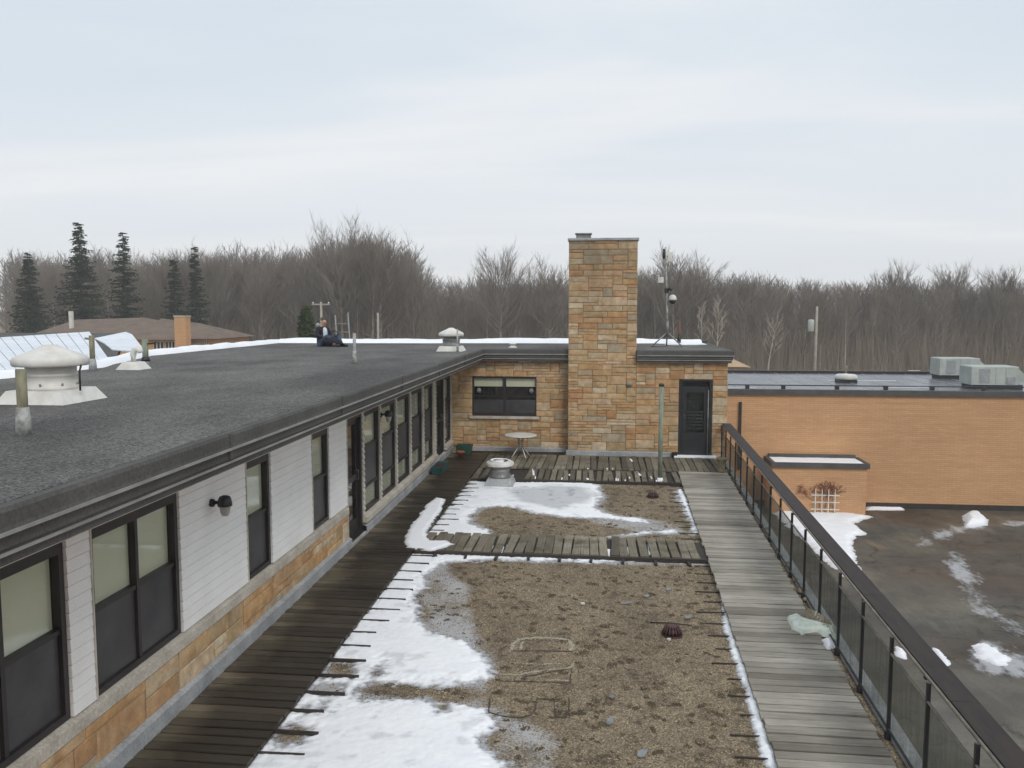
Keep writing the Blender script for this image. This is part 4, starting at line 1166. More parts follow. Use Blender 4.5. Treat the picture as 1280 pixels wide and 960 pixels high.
# person sitting on the roof
def skinned(name, pts, edges, mat, parent, subdiv=2):
    me = bpy.data.meshes.new(name)
    me.from_pydata([p[0] for p in pts], edges, [])
    o = bpy.data.objects.new(name, me); COL.objects.link(o)
    md = o.modifiers.new('skin', 'SKIN'); md.branch_smoothing = .3
    for i, p in enumerate(pts):
        r_ = p[1]; o.data.skin_vertices[0].data[i].radius = (r_, r_) if not isinstance(r_, tuple) else r_
    o.data.skin_vertices[0].data[0].use_root = True
    sd_ = o.modifiers.new('sub', 'SUBSURF'); sd_.levels = subdiv; sd_.render_levels = subdiv
    dg = bpy.context.evaluated_depsgraph_get(); dg.update()
    m2 = bpy.data.meshes.new_from_object(o.evaluated_get(dg))
    bpy.data.objects.remove(o); bpy.data.meshes.remove(me)
    m2.name = name; m2.materials.clear(); m2.materials.append(mat)
    m2.polygons.foreach_set('use_smooth', [True] * len(m2.polygons))
    return place(m2, name, parent)
M['skin'] = simple('skin', srgb(190, 146, 124), srgb(172, 128, 106), 9, 0.6, 0.02)
M['navy'] = simple('navy_jacket_cloth', srgb(30, 32, 44), srgb(22, 23, 32), 6, 0.8, 0.2)
M['denim'] = simple('blue_denim', srgb(64, 82, 104), srgb(50, 64, 86), 8, 0.85, 0.2)
M['shirt'] = simple('white_shirt', srgb(214, 220, 228), srgb(196, 202, 214), 8, 0.8, 0.1)
M['hair'] = simple('grey_brown_hair', srgb(92, 76, 64), srgb(70, 58, 50), 20, 0.8, 0.2)
pe = thing('person', 'person in an open navy jacket, white shirt and jeans sitting on the far roof', 'person', (-8.02, 23.55, RZ + .01), R(-32))
pe.scale = (1.08, 1.08, 1.05)
skinpts = []; ed = []
def sp_(p, r_, prev=None):
    skinpts.append((p, r_))
    if prev is not None: ed.append((prev, len(skinpts) - 1))
    return len(skinpts) - 1
pel = sp_((0, 0, .13), .13); w1 = sp_((-.02, 0, .28), .115, pel); chs = sp_((-.01, 0, .43), .13, w1); nk = sp_((.02, 0, .56), .05, chs)
jw = sp_((.05, 0, .61), .062, nk); hd = sp_((.045, 0, .68), .083, jw); hd2 = sp_((.035, 0, .745), .072, hd)
nose = sp_((.135, 0, .665), .012, hd)
for s_ in (-1, 1):
    sh = sp_((-.01, s_ * .15, .50), .06, chs); el = sp_((.06, s_ * .22, .28), .042, sh); wr = sp_((.26, s_ * .14, .27), .028, el); pm = sp_((.33, s_ * .12, .26), .032, wr)
    for q, (dx_, dy2, L2) in enumerate(((.05, -.028, .055), (.06, -.010, .065), (.058, .010, .06), (.05, .028, .05))):
        k1 = sp_((.33 + dx_, s_ * .12 + dy2, .255), .010, pm); sp_((.33 + dx_ + L2 * .6, s_ * .12 + dy2, .235), .008, k1)
    k1 = sp_((.345, s_ * .12 - s_ * .045, .265), .011, pm); sp_((.38, s_ * .12 - s_ * .06, .255), .009, k1)
    hp = sp_((.08, s_ * .09, .11), .085, pel); kn = sp_((.42, s_ * .16, .30), .062, hp); an = sp_((.60, s_ * .12, .06), .042, kn); sp_((.72, s_ * .13, .03), .035, an)
skinned('body', skinpts, ed, M['skin'], pe)
J = [((0, 0, .17), .155), ((-.02, 0, .30), .14), ((-.02, 0, .44), .15), ((.005, 0, .55), .075)]; JE = [(0, 1), (1, 2), (2, 3)]
for s_ in (-1, 1):
    b0 = len(J); J += [((-.02, s_ * .16, .49), .078), ((.055, s_ * .23, .28), .062), ((.24, s_ * .145, .265), .045)]; JE += [(2, b0), (b0, b0 + 1), (b0 + 1, b0 + 2)]
skinned('jacket', J, JE, M['navy'], pe)
TR = [((0, 0, .13), .15)]; TE = []
for s_ in (-1, 1):
    b0 = len(TR); TR += [((.10, s_ * .10, .12), .10), ((.42, s_ * .16, .30), .075), ((.58, s_ * .125, .09), .056)]; TE += [(0, b0), (b0, b0 + 1), (b0 + 1, b0 + 2)]
skinned('trousers', TR, TE, M['denim'], pe)
skinned('shirt', [((.09, 0, .20), .075), ((.085, 0, .32), .075), ((.085, 0, .44), .075), ((.055, 0, .53), .05)], [(0, 1), (1, 2), (2, 3)], M['shirt'], pe)
skinned('hair', [((.0, 0, .70), .075), ((.015, 0, .765), .072), ((.05, 0, .78), .055)], [(0, 1), (1, 2)], M['hair'], pe)
skinned('hood', [((-.16, 0.05, .50), .06), ((-.19, .0, .57), .07), ((-.15, -.05, .63), .05)], [(0, 1), (1, 2)], M['flash'], pe)
for s_ in (-1, 1): MB().cbox(.55, .80, s_ * .13 - .05, s_ * .13 + .05, -.01, .08, .03).build('shoe', M['black_plastic'], pe)
bag = thing('duffel_bag', 'black duffel bag slumped in front of the sitting person on the roof', 'bag', (-7.58, 23.2, RZ + .008), R(15))
bag.scale = (.9, .9, 1.05)
b = MB()
nb = 14
rings = []
for i in range(nb):
    u = i / (nb - 1); x = -.30 + .60 * u; e_ = max(.05, math.sin(math.pi * min(1, max(0, u))) ** .4)
    rings.append([(x, .17 * e_ * math.cos(a), (.16 - .07 * u) + (.20 - .10 * u) * e_ * math.sin(a) * (1 if math.sin(a) > 0 else .8) + .0) for a in [2 * math.pi * k / 16 for k in range(16)]])
vs = [p for r_ in rings for p in r_]; fs = [(i*16+k, i*16+(k+1) % 16, (i+1)*16+(k+1) % 16, (i+1)*16+k) for i in range(nb-1) for k in range(16)] + [tuple(range(16))[::-1], tuple((nb-1)*16+k for k in range(16))]
b.add(vs, fs, True); b.build('bag_body', M['navy'], bag)
for s_ in (-1, 1): MB().tube([(-.14, s_ * .08, .31), (-.10, s_ * .05, .42), (.0, s_ * .03, .45), (.10, s_ * .05, .41), (.14, s_ * .08, .30)], .013, 6).build('handle', M['black_plastic'], bag)
# ladder beyond the far edge
ld = thing('ladder', 'aluminium ladder leaning up over the far roof edge behind the person', 'ladder', (-8.62, 27.5, GZ))
for s_, top in ((-1, 7.30), (1, 7.40)): MB().tube([(s_ * .22, 0.9, 0), (s_ * .22 + .0, -.25, top)], .028, 6).build('rail', M['grey_metal'], ld)
z = .3
while z < 7.1:
    MB().tube([(-.22, .9 - 1.15 * z / 7.35, z), (.22, .9 - 1.15 * z / 7.35, z)], .017, 6).build('rung', M['grey_metal'], ld); z += .28

# camera mast
ms = thing('camera_mast', 'tripod mast with white dome camera and pale boxes on the roof right of the chimney', 'mast', (1.93, 24.3, RZ))
MB().tube([(0, 0, .35), (-.02, 0, 1.1), (-.06, 0, 2.1), (-.09, 0, 2.85)], [.034, .032, .026, .018], 8).build('pole', M['whitefoot'], ms)
MB().tube([(0, 0, .3), (0, 0, .75)], .042, 8).build('sleeve', M['grey_metal'], ms)
for (x, y) in ((-.45, -.15), (.42, -.15), (.02, .45)): MB().tube([(0, 0, .42), (x, y, .02)], .02, 6).build('leg', M['grey_metal'], ms)
for (a, b_) in (((-.45, -.15), (.42, -.15)), ((-.45, -.15), (.02, .45)), ((.42, -.15), (.02, .45))): MB().tube([(*a, .03), (*b_, .03)], .015, 6).build('brace', M['grey_metal'], ms)
bk = MB(); bk.tube([(-.02, -.02, 1.62), (.05, -.05, 1.68), (.10, -.06, 1.62)], .045, 8); bk.box(-.10, .02, -.06, .06, 1.55, 1.68); bk.build('bracket', M['black_metal'], ms)
MB().lathe([(.0, 1.50), (.05, 1.49), (.10, 1.44), (.115, 1.37), (.115, 1.34)], (.13, -.06, 0), 18).build('camera_housing', M['white_metal'], ms)
MB().lathe([(0, 1.23), (.05, 1.24), (.09, 1.28), (.105, 1.335)], (.13, -.06, 0), 18).build('dome', M['black_plastic'], ms)
MB().cbox(-.28, -.13, -.05, .07, 1.84, 2.0, .01).build('side_box', M['white_metal'], ms)
MB().tube([(-.16, 0, 1.9), (-.05, 0, 1.9)], .012, 6).build('arm', M['grey_metal'], ms)
MB().cbox(-.02, .10, -.05, .07, 2.44, 2.72, .02).build('antenna_box', M['white_metal'], ms)
MB().cbox(-.05, .12, -.03, .05, 2.58, 2.61, .004).build('clamp', M['grey_metal'], ms)
MB().tube([(-.13, 0, 2.52), (-.13, 0, 2.80)], .03, 8).build('aerial', M['black_plastic'], ms)
# bulb light on stone wall, with a green stain under it
wl_ = thing('wall_fitting', 'small green-grey fitting on the stone wall below the chimney', 'wall light', (.79, YR - .01, 1.93))
MB().lathe([(0, -.06), (.07, -.05), (.085, 0), (.06, .045), (0, .06)], n=14).build('cover', M['greenpost'], wl_)
MB().tube([(0, .03, .01), (0, -.01, .01)], .04, 8).build('mount', M['black_metal'], wl_)

# ------------------------------------------------------------------ terrace objects
tb = thing('patio_table', 'round glass topped white patio table with splayed legs by the stone wall', 'table', (-2.06, 21.75, 0.0))
MB().lathe([(.39, .565), (.425, .565), (.43, .575), (.425, .59), (.39, .59)], n=36).build('rim', M['white_metal'], tb)
m = simple('frosted_table_glass', srgb(128, 134, 134), srgb(108, 114, 114), 4, 0.12, 0.02); M['tglass'] = m
MB().lathe([(.40, .574), (.40, .582)], n=36).build('table_top', M['tglass'], tb)
for k in range(4):
    a = k * math.pi / 2 + .6; c_, s_ = math.cos(a), math.sin(a)
    MB().tube([(.16 * c_, .16 * s_, .56), (.07 * c_, .07 * s_, .46), (.07 * c_, .07 * s_, .26), (.27 * c_, .27 * s_, .0)], .018, 7).build('leg', M['white_metal'], tb)
for z in (.30, .36, .42): MB().lathe([(.068, z), (.078, z), (.078, z + .012), (.068, z + .012)], n=14).build('ring', M['white_metal'], tb)
pp = post('terrace_post', (1.40, 19.0, BZ), 2.24, .052, 'tall green grey pole with dark cap standing on the terrace near the door', M['greenpost'], .14, M['snow'], .05)
M['greenplastic'] = simple('green_plastic', srgb(46, 84, 66), srgb(34, 62, 50), 5, 0.5, 0.08)
M['tealplastic'] = simple('teal_plastic', srgb(44, 88, 86), srgb(34, 66, 66), 5, 0.5, 0.08)
M['terracotta'] = simple('terracotta', srgb(156, 92, 66), srgb(130, 74, 54), 6, 0.8, 0.2)
M['soil'] = simple('soil', srgb(56, 46, 38), srgb(38, 32, 28), 12, 0.95, 0.5)
def planter(p, L, W, H, mat, label, rz=0):
    t_ = thing('planter', label, 'planter', p, rz)
    b = MB()
    o_ = [(-W/2, -L/2), (W/2, -L/2), (W/2, L/2), (-W/2, L/2)]; k_ = .86; q = .9
    vs = [(x * k_, y * k_, 0) for x, y in o_] + [(x, y, H) for x, y in o_] + [(x * q, y * q, H) for x, y in o_] + [(x * q * k_, y * q * k_, .03) for x, y in o_]
    fs = [(0, 3, 2, 1)]
    for i in range(4):
        j = (i + 1) % 4
        fs += [(i, j, 4 + j, 4 + i), (4 + i, 4 + j, 8 + j, 8 + i), (8 + i, 8 + j, 12 + j, 12 + i)]
    b.add(vs, fs); b.build('box', mat, t_)
    MB().box(-W/2*.84, W/2*.84, -L/2*.84, L/2*.84, .03, H * .8).build('soil', M['soil'], t_)
planter((-3.80, 19.5, .005), .95, .26, .17, M['tealplastic'], 'long teal planter box at the foot of the far windows')
planter((-3.62, 22.05, .005), .40, .42, .24, M['greenplastic'], 'dark green planter in the corner below the corner window')
pt = thing('flower_pot', 'small terracotta pot beside the green corner planter', 'flower pot', (-3.62, 21.45, .003))
MB().lathe([(.07, 0), (.10, .13), (.115, .13), (.115, .17), (.095, .17), (.08, .05), (0, .05)], n=18).build('pot', M['terracotta'], pt)
MB().lathe([(.09, .125), (.09, .135)], n=14).build('soil', M['soil'], pt)
M['darkred'] = simple('dark_red_cast_iron', srgb(84, 48, 48), srgb(58, 36, 38), 8, 0.6, 0.15)
def drain(p, r_, h, label, mat):
    t_ = thing('roof_drain', label, 'roof drain', p)
    MB().lathe([(r_ * 1.08, 0), (r_ * 1.08, .015), (r_ * .95, .02)], n=20).build('flange', mat, t_)
    MB().lathe([(r_ * .62, h * .96), (r_ * .5, h), (0, h + .005)], n=18).build('top_plate', mat, t_)
    for k in range(16):
        a = k * math.pi / 8; c_, s_ = math.cos(a), math.sin(a)
        MB().tube([(r_ * .98 * c_, r_ * .98 * s_, .015), (r_ * .9 * c_, r_ * .9 * s_, h * .5), (r_ * .64 * c_, r_ * .64 * s_, h * .97)], .011, 5).build('rib', mat, t_)
    MB().lathe([(r_ * .85, .01), (r_ * .78, h * .5), (r_ * .5, h * .93)], n=16).build('basket', M['black_plastic'], t_)
p = onz(840, 794, BZ); drain((p.x, p.y, BZ), .118, .12, 'dark red domed roof drain on the near gravel bed', M['darkred'])
p = onz(816, 622, BZ); drain((p.x, p.y, BZ), .115, .11, 'brown domed roof drain on the far gravel bed', M['darkred'])
a = onz(812, 779, BZ); b_ = onz(865, 783, BZ)
st_ = thing('stick', 'thin brown stick lying behind the dark red drain', 'stick', (a.x, a.y, BZ + .012))
MB().tube([(0, 0, .0), ((b_.x - a.x) * .5, (b_.y - a.y) * .5, .012), (b_.x - a.x, b_.y - a.y, .0)], [.009, .008, .006], 6).build('twig', M['sleeper'], st_)
# flakes of slate on the gravel
M['slate'] = simple('grey_slate', srgb(142, 144, 144), srgb(108, 110, 112), 12, 0.7, 0.3)
M['white_stone'] = simple('white_stone', srgb(222, 222, 218), srgb(196, 196, 190), 12, 0.7, 0.3)
def flake(pxy, L, W, a_, label, mat, H=.012):
    p = onz(*pxy, BZ); t_ = None
    rs = random.Random(int(pxy[0] * 7 + pxy[1]))
    n = 9; pts = []
    for k in range(n):
        t = 2 * math.pi * k / n; r_ = rs.uniform(.75, 1.1)
        pts.append((L / 2 * math.cos(t) * r_, W / 2 * math.sin(t) * r_))
    b = MB(); b.prism(pts, 0, H)
    b.v = [(x, y, z + .06 * x * (1 if z > 0 else 0) + rs.uniform(0, .003)) for x, y, z in b.v]
    b.build('slate_flake' if mat is M['slate'] else 'stone_chip', mat, None, (p.x, p.y, BZ + .008), a_, label=label, cat='debris', group='loose flakes on the gravel beds')
flake((803, 943), .17, .08, 1.1, 'grey slate flake nearest the camera on the gravel', M['slate'])
flake((763, 903), .16, .065, 1.25, 'narrow grey slate flake on the gravel left of the nearest one', M['slate'])
flake((782, 755), .16, .07, .35, 'grey slate flake lying left of the pair above the dark red drain', M['slate'])
flake((860, 773), .12, .08, .9, 'grey slate flake just right of the stick', M['slate'])
flake((808, 746), .10, .08, .9, 'small slate flake between two others beyond the drain', M['slate'])
flake((836, 738), .13, .07, 1.3, 'slate flake farthest out on the near gravel bed', M['slate'])
flake((728, 756), .06, .04, .1, 'tiny white stone chip left of the slate flakes', M['white_stone'], .02)
flake((836, 801), .055, .04, .1, 'tiny white stone chip just before the dark red drain', M['white_stone'], .02)
flake((765, 873), .07, .05, .5, 'small dark grey flake in the middle of the near gravel', M['slate'])
# rope and wire outlines of big letters lying in the gravel
M['rope'] = simple('pale_gravelly_rope', srgb(204, 197, 180), srgb(134, 126, 108), 30, 0.9, 0.5, 0.01)
M['wire'] = simple('dark_edging', srgb(84, 76, 64), srgb(60, 54, 46), 20, 0.8, 0.3)
def outline(pts, r_, mat, label, closed=False, r2=None):
    w_ = [onz(x, y, BZ + .006) for x, y in pts]
    if closed: w_.append(w_[0])
    fine = []
    for a, b_ in zip(w_[:-1], w_[1:]):
        n = max(1, int((b_ - a).length / .04))
        fine += [a.lerp(b_, k / n) + Vector((rng.uniform(-.006, .006), rng.uniform(-.006, .006), rng.uniform(-.002, .004))) for k in range(n)]
    fine.append(w_[-1]); c_ = fine[0].copy()
    return [tuple(p - c_) for p in fine], c_, r_, mat, label
def put_outline(name, parts, label):
    c0 = parts[0][1]
    t_ = thing(name, label, 'letter outline', tuple(c0))
    for pts, c_, r_, mat, _ in parts:
        d = c_ - c0
        rr = [r_ * rng.uniform(.75, 1.25) for _ in pts]
        if mat is M['rope']:      # a line of pale grit rather than a cord
            b = MB(); a_ = [Vector((p[0] + d.x, p[1] + d.y, p[2] + d.z - .006)) for p in pts]
            for p0, p1 in zip(a_[:-1], a_[1:]):
                for q in range(max(2, int((p1 - p0).length * r_ * 42000))):
                    c_ = p0.lerp(p1, rng.random()) + Vector((rng.gauss(0, r_ * .55), rng.gauss(0, r_ * .55), 0)); z_ = rng.uniform(.003, .0075); an = rng.uniform(0, 6)
                    b.add([(c_.x + z_ * math.cos(an + k * 1.57), c_.y + z_ * math.sin(an + k * 1.57), c_.z) for k in range(4)] + [(c_.x, c_.y, c_.z + z_ * 1.1)], [(0, 1, 4), (1, 2, 4), (2, 3, 4), (3, 0, 4)])
            b.build('grit_line', mat, t_)
        else: MB().tube([(p[0] + d.x, p[1] + d.y, p[2] + d.z - .004) for p in pts], rr, 6).build('edging', mat, t_)
Z = lambda x, y: (590 + x * 160 / 1097, 770 + y * 140 / 960)
put_outline('letter_outline', [outline([Z(340, 290), Z(350, 240), Z(400, 200), Z(500, 182), Z(640, 185), Z(760, 190), Z(830, 205), Z(860, 240), Z(850, 290)], .026, M['rope'], ''),
                        outline([Z(440, 215), Z(420, 240), Z(415, 285)], .014, M['rope'], ''), outline([Z(335, 297), Z(600, 298), Z(860, 300)], .007, M['wire'], '')],
            'half round letter shape of pale grit laid in the gravel, farthest of three')
put_outline('letter_outline', [outline([Z(240, 495), Z(400, 500), Z(620, 460), Z(850, 440), Z(860, 410)], .015, M['rope'], ''), outline([Z(350, 400), Z(600, 410), Z(760, 400)], .006, M['rope'], ''),
                        outline([Z(240, 555), Z(480, 560), Z(840, 570), Z(855, 450), Z(660, 480), Z(440, 520)], .008, M['wire'], ''), outline([Z(630, 545), Z(840, 548)], .014, M['rope'], '')],
            'long wedge shaped letter outline laid in the gravel, middle of three')
put_outline('letter_outline', [outline([Z(160, 700), Z(140, 820), Z(240, 855), Z(400, 870), Z(500, 850), Z(545, 790), Z(555, 710), Z(710, 715), Z(710, 860), Z(800, 875), Z(830, 800), Z(830, 700)], .008, M['wire'], ''),
                        outline([Z(712, 715), Z(708, 800), Z(715, 862)], .006, M['rope'], '')],
            'hooked letter outline of dark edging laid in the gravel, nearest of three')
# cloth and glove-like bundle on the pale walkway edge
M['mint'] = simple('mint_cloth', srgb(222, 224, 214), srgb(176, 190, 178), 9, 0.8, 0.2)
M['canvas'] = simple('tan_canvas', srgb(150, 138, 118), srgb(118, 106, 90), 14, 0.9, 0.3)
def cloth(pts_px, z, h, mat, name, label, thick=.03):
    w_ = [onz(x, y, z) for x, y in pts_px]; xs = [p.x for p in w_]; ys = [p.y for p in w_]
    c0 = Vector((sum(xs) / len(xs), sum(ys) / len(ys), z))
    def hf(X, Y):
        s = sdist(X + c0.x, Y + c0.y, w_); n = fbm(X + 4, Y * 1.5, 7, 3)
        t_ = np.clip(s * 1.6, -.02, 1)
        return (np.clip(t_, -.02, thick) + h * np.clip(s * 9, 0, 1) * (n - .25)), t_ > -.004, None
    me = grid_mesh(name, min(xs) - c0.x - .03, max(xs) - c0.x + .03, min(ys) - c0.y - .03, max(ys) - c0.y + .03, .012, hf, mat)
    return place(me, name, None, tuple(c0), 0, label, 'cloth')
cloth([(984,772),(996,769),(1008,776),(1024,780),(1040,784),(1045,797),(1037,797),(1020,790),(1002,792),(990,786)], .004, .10, M['mint'], 'crumpled_cloth', 'crumpled mint green cloth on the pale walkway edge', .035)
drift('snow', [px_poly([(1027,800),(1038,799),(1042,808),(1034,812)], 0)], .004, .05, .012, 'small lump of snow on the walkway below the mint cloth', soft=.8, nz_=.04)
bo = thing('canvas_shoe', 'old tan canvas shoe standing behind the mint cloth', 'shoe', tuple(onz(1022, 779, 0.0) + Vector((0, 0, .004))), R(-35))
b = MB(); rings = []
prof = [(-.15, .045, .10), (-.12, .055, .15), (-.04, .06, .14), (.04, .058, .10), (.10, .055, .075), (.15, .045, .05), (.175, .02, .03)]
for (x, wd, hh) in prof: rings += [(x, wd * math.cos(a), .01 + max(-.008, hh * math.sin(a))) for a in [2 * math.pi * k / 12 for k in range(12)]]
fs = [(i*12+k, i*12+(k+1) % 12, (i+1)*12+(k+1) % 12, (i+1)*12+k) for i in range(6) for k in range(12)] + [tuple(range(12))[::-1], tuple(72 + k for k in range(12))]
b.add(rings, fs, True); b.build('upper', M['canvas'], bo)
MB().prism([(-.16, -.05), (.05, -.065), (.15, -.05), (.19, 0), (.15, .05), (.05, .065), (-.16, .05)], -.002, .022).build('sole', M['white_stone'], bo)
for k in range(3): MB().tube([(-.02 + k * .035, -.05, .10 - k * .02), (-.02 + k * .035, 0, .145 - k * .022), (-.02 + k * .035, .05, .10 - k * .02)], .006, 5).build('strap', M['white_stone'], bo)
# rocks in the strip by the railing
rs = random.Random(8)
def rock_mesh(seed):
    r_ = random.Random(seed); b = MB(); n = 7; rings = []
    for i in range(5):
        ph = math.pi * (i + .5) / 5
        rings.append([(math.sin(ph) * math.cos(2*math.pi*k/n) * r_.uniform(.8, 1.15), math.sin(ph) * math.sin(2*math.pi*k/n) * r_.uniform(.8, 1.15), .5 - .5 * math.cos(ph) * 1.0) for k in range(n)])
    vs = [p for q in rings for p in q]; fs = [(i*n+k, i*n+(k+1) % n, (i+1)*n+(k+1) % n, (i+1)*n+k) for i in range(4) for k in range(n)] + [tuple(range(n))[::-1], tuple(4*n + k for k in range(n))]
    b.add(vs, fs); return b.mesh('rock', M['rockm'])
M['rockm'] = simple('sandy_rock', srgb(150, 134, 108), srgb(112, 98, 80), 8, 0.9, 0.4)
rk = [rock_mesh(i) for i in range(4)]
for i, (px, py, s_) in enumerate([(908, 592, .10), (914, 604, .08), (921, 612, .09), (929, 622, .07), (938, 634, .08), (946, 648, .06), (955, 664, .07), (968, 690, .06), (979, 708, .07), (990, 728, .06), (997, 742, .08), (1003, 752, .06)]):
    p = onz(px + 5, py, BZ)
    place(rk[i % 4], 'rock', None, (p.x, p.y, BZ - .005), rs.uniform(0, 6), 'small sandy rock in the strip between pale walkway and railing', 'rock', 'rocks along the railing', scale=(s_, s_ * .8, s_ * 1.1))
un = thing('stone_urn', 'squat stone urn standing at the far end of the railing', 'urn', tuple(onz(903, 590, 0) + Vector((-.02, 0, .0))))
MB().lathe([(.09, 0), (.10, .03), (.07, .06), (.09, .20), (.13, .30), (.145, .34), (.12, .345), (.09, .25)], n=16).build('bowl', M['rockm'], un)

# ------------------------------------------------------------------ railing
rl = thing('guard_railing', 'dark metal guard railing with smoky screens and a wide brown cap board', 'railing', (railX(5), 5.0, 0))
ang = -math.atan(0.035)
def rp(y, off=0, z=0): return (railX(y) + off - railX(5), y - 5, z)
pm_ = MB(); pm_.box(-.015, .015, -.015, .015, BZ - .02, .90); pm_.box(-.028, .028, -.022, .022, BZ - .02, BZ + .07); pm_ = pm_.mesh('post', M['black_metal'])
yp = 4.85
posts = []
while yp < 22.2:
    place(pm_, 'post', rl, rp(yp), ang); posts.append(yp); yp += .945
M['railbright'] = simple('worn_rail_metal', srgb(128, 120, 108), srgb(92, 88, 82), 7, 0.5, 0.1)
def bar(y0, y1, off, z, r_, mat, name):
    MB().tube([rp(y0, off, z), rp(y1, off, z)], r_, 8).build(name, mat, rl)
bar(4.2, 22.15, 0.03, .895, .014, M['railbright'], 'top_rail')
bar(4.2, 22.15, -.004, .745, .011, M['railbright'], 'mid_rail')
bar(4.2, 22.15, -.004, .03, .012, M['black_metal'], 'bottom_rail')
m = bpy.data.materials.new('smoky_screen'); m.use_nodes = True; t = m.node_tree; t.nodes.clear()
o = N(t, 'ShaderNodeOutputMaterial'); mx = N(t, 'ShaderNodeMixShader'); tr = N(t, 'ShaderNodeBsdfTransparent'); di = N(t, 'ShaderNodeBsdfDiffuse')
di.inputs[0].default_value = srgb(92, 94, 90); tr.inputs[0].default_value = (.90, .91, .90, 1)
lw = N(t, 'ShaderNodeLayerWeight', i_Blend=.38)
fa = N(t, 'ShaderNodeMapRange', i_1=0.0, i_2=1.0, i_3=.07, i_4=.42); t.links.new(lw.outputs['Facing'], fa.inputs[0])
gr = N(t, 'ShaderNodeMath', operation='MULTIPLY'); t.links.new(fa.outputs[0], gr.inputs[0])
t.links.new(ramp_(t, noise(t, coords(t, (3, 9, 1.2)), 1.6, 6, 0.7), [(0.3, (0.6,)*3 + (1,)), (0.7, (1.35,)*3 + (1,))]), gr.inputs[1])
t.links.new(gr.outputs[0], mx.inputs[0]); t.links.new(tr.outputs[0], mx.inputs[1]); t.links.new(di.outputs[0], mx.inputs[2]); t.links.new(mx.outputs[0], o.inputs[0])
M['smoky'] = m
for a, b_ in zip(posts[:-1], posts[1:]):
    pa, pb = rp(a + .02), rp(b_ - .02)
    MB().prism([(pa[0] + .006, pa[1]), (pa[0] + .010, pa[1]), (pb[0] + .010, pb[1]), (pb[0] + .006, pb[1])], .035, .74).build('mesh_screen', M['smoky'], rl)
M['capwood'] = simple('dark_brown_cap_board', srgb(50, 39, 35), srgb(34, 27, 25), 3, 0.75, 0.2, stretch=(6, 1, 6), fine=40)
capm = []
yy = 4.0
while yy < 22.1:
    y2 = min(yy + 2.4, 22.15)
    p = [rp(yy, .045), rp(yy, .25), rp(y2 - .005, .25), rp(y2 - .005, .045)]
    MB().prism([(q[0], q[1]) for q in p], .86, .915).build('cap_board', M['capwood'], rl)
    yy = y2
yy = 4.85
while yy < 22.2:
    q = rp(yy + .3, .05)
    MB().box(q[0] + .02, q[0] + .2, q[1] - .02, q[1] + .02, .80, .858).build('bracket', M['black_metal'], rl); yy += 1.89
for yy in posts[::2]:
    q = rp(yy, .2); MB().box(q[0] - .02, q[0] + .02, q[1] - .02, q[1] + .02, BZ - .1, .86).build('outer_post', M['black_metal'], rl) if False else None

# ------------------------------------------------------------------ right: long brick building with rooftop units
bb = thing('brick_building', 'long orange brick building with wet flat roof beyond the parking lot', 'building', (0, 0, 0))
BY, BR = 32.27, .86
MB().box(2.0, 34, BY, 41.2, GZ, BR - .12).build('wall', M['brick'], bb)
MB().box(1.9, 34.1, BY - .05, 41.3, BR - .12, BR).build('roof', M['membrane'], bb)
for i in range(14): MB().cbox(1.9 + i * 2.3, 4.195 + i * 2.3, BY - .09, BY + .12, BR - .18, BR + .03, .01).build('fascia', M['fascia'], bb)
for i in range(22):
    xx = 2.4 + i * 1.0 if i < 14 else 2.4 + i * 1.5
    MB().box(xx - .015, xx + .015, BY + .3, 41.1, BR + .002, BR + .008).build('roof_seam', M['flash'], bb)
MB().box(1.9, 34.1, 41.12, 41.32, BR, BR + .12).build('back_kerb', M['frame'], bb)
MB().box(5.30, 5.40, BY - .08, BY - .005, -2.2, .40).build('downpipe', M['frame'], bb)
MB().box(2, 34, BY - .03, BY - .002, GZ + .0, GZ + .22).build('plinth', M['sleeper'], bb)
cd = thing('roof_conduit', 'thin conduit on blocks along the front edge of the wet roof', 'conduit', (4.4, BY + .55, BR))
MB().tube([(0, 0, .14), (22, 0, .14)], .022, 6).build('pipe', M['black_metal'], cd)
for px in (934, 979, 1046, 1107, 1165, 1230):
    X_ = ony(px, 487, BY + .55).x - 4.4
    MB().cbox(X_ - .07, X_ + .07, -.07, .07, .004, .13, .01).build('block', M['black_metal'], cd)
for (a, b_, y_) in ((905, 945, 485.5), (1108, 1160, 484.5), (1200, 1270, 484.5), (1035, 1048, 476), (1062, 1120, 476.5), (1135, 1150, 463.5)):
    p = onz(a, y_, BR); q = onz(b_, y_, BR)
    MB().prism([(p.x, p.y - .07), (q.x, q.y - .07), (q.x, q.y + .07), (p.x, p.y + .07)], BR + .010, BR + .016).build('snow', M['snow'], None, kind='stuff', label='thin line of ice and snow on the wet roof, %s' % {905: 'at its left front edge', 1108: 'front edge before the dome', 1200: 'front edge before the larger unit', 1035: 'left of the dome', 1062: 'right of the dome', 1135: 'beside the far unit'}[a], cat='snow')
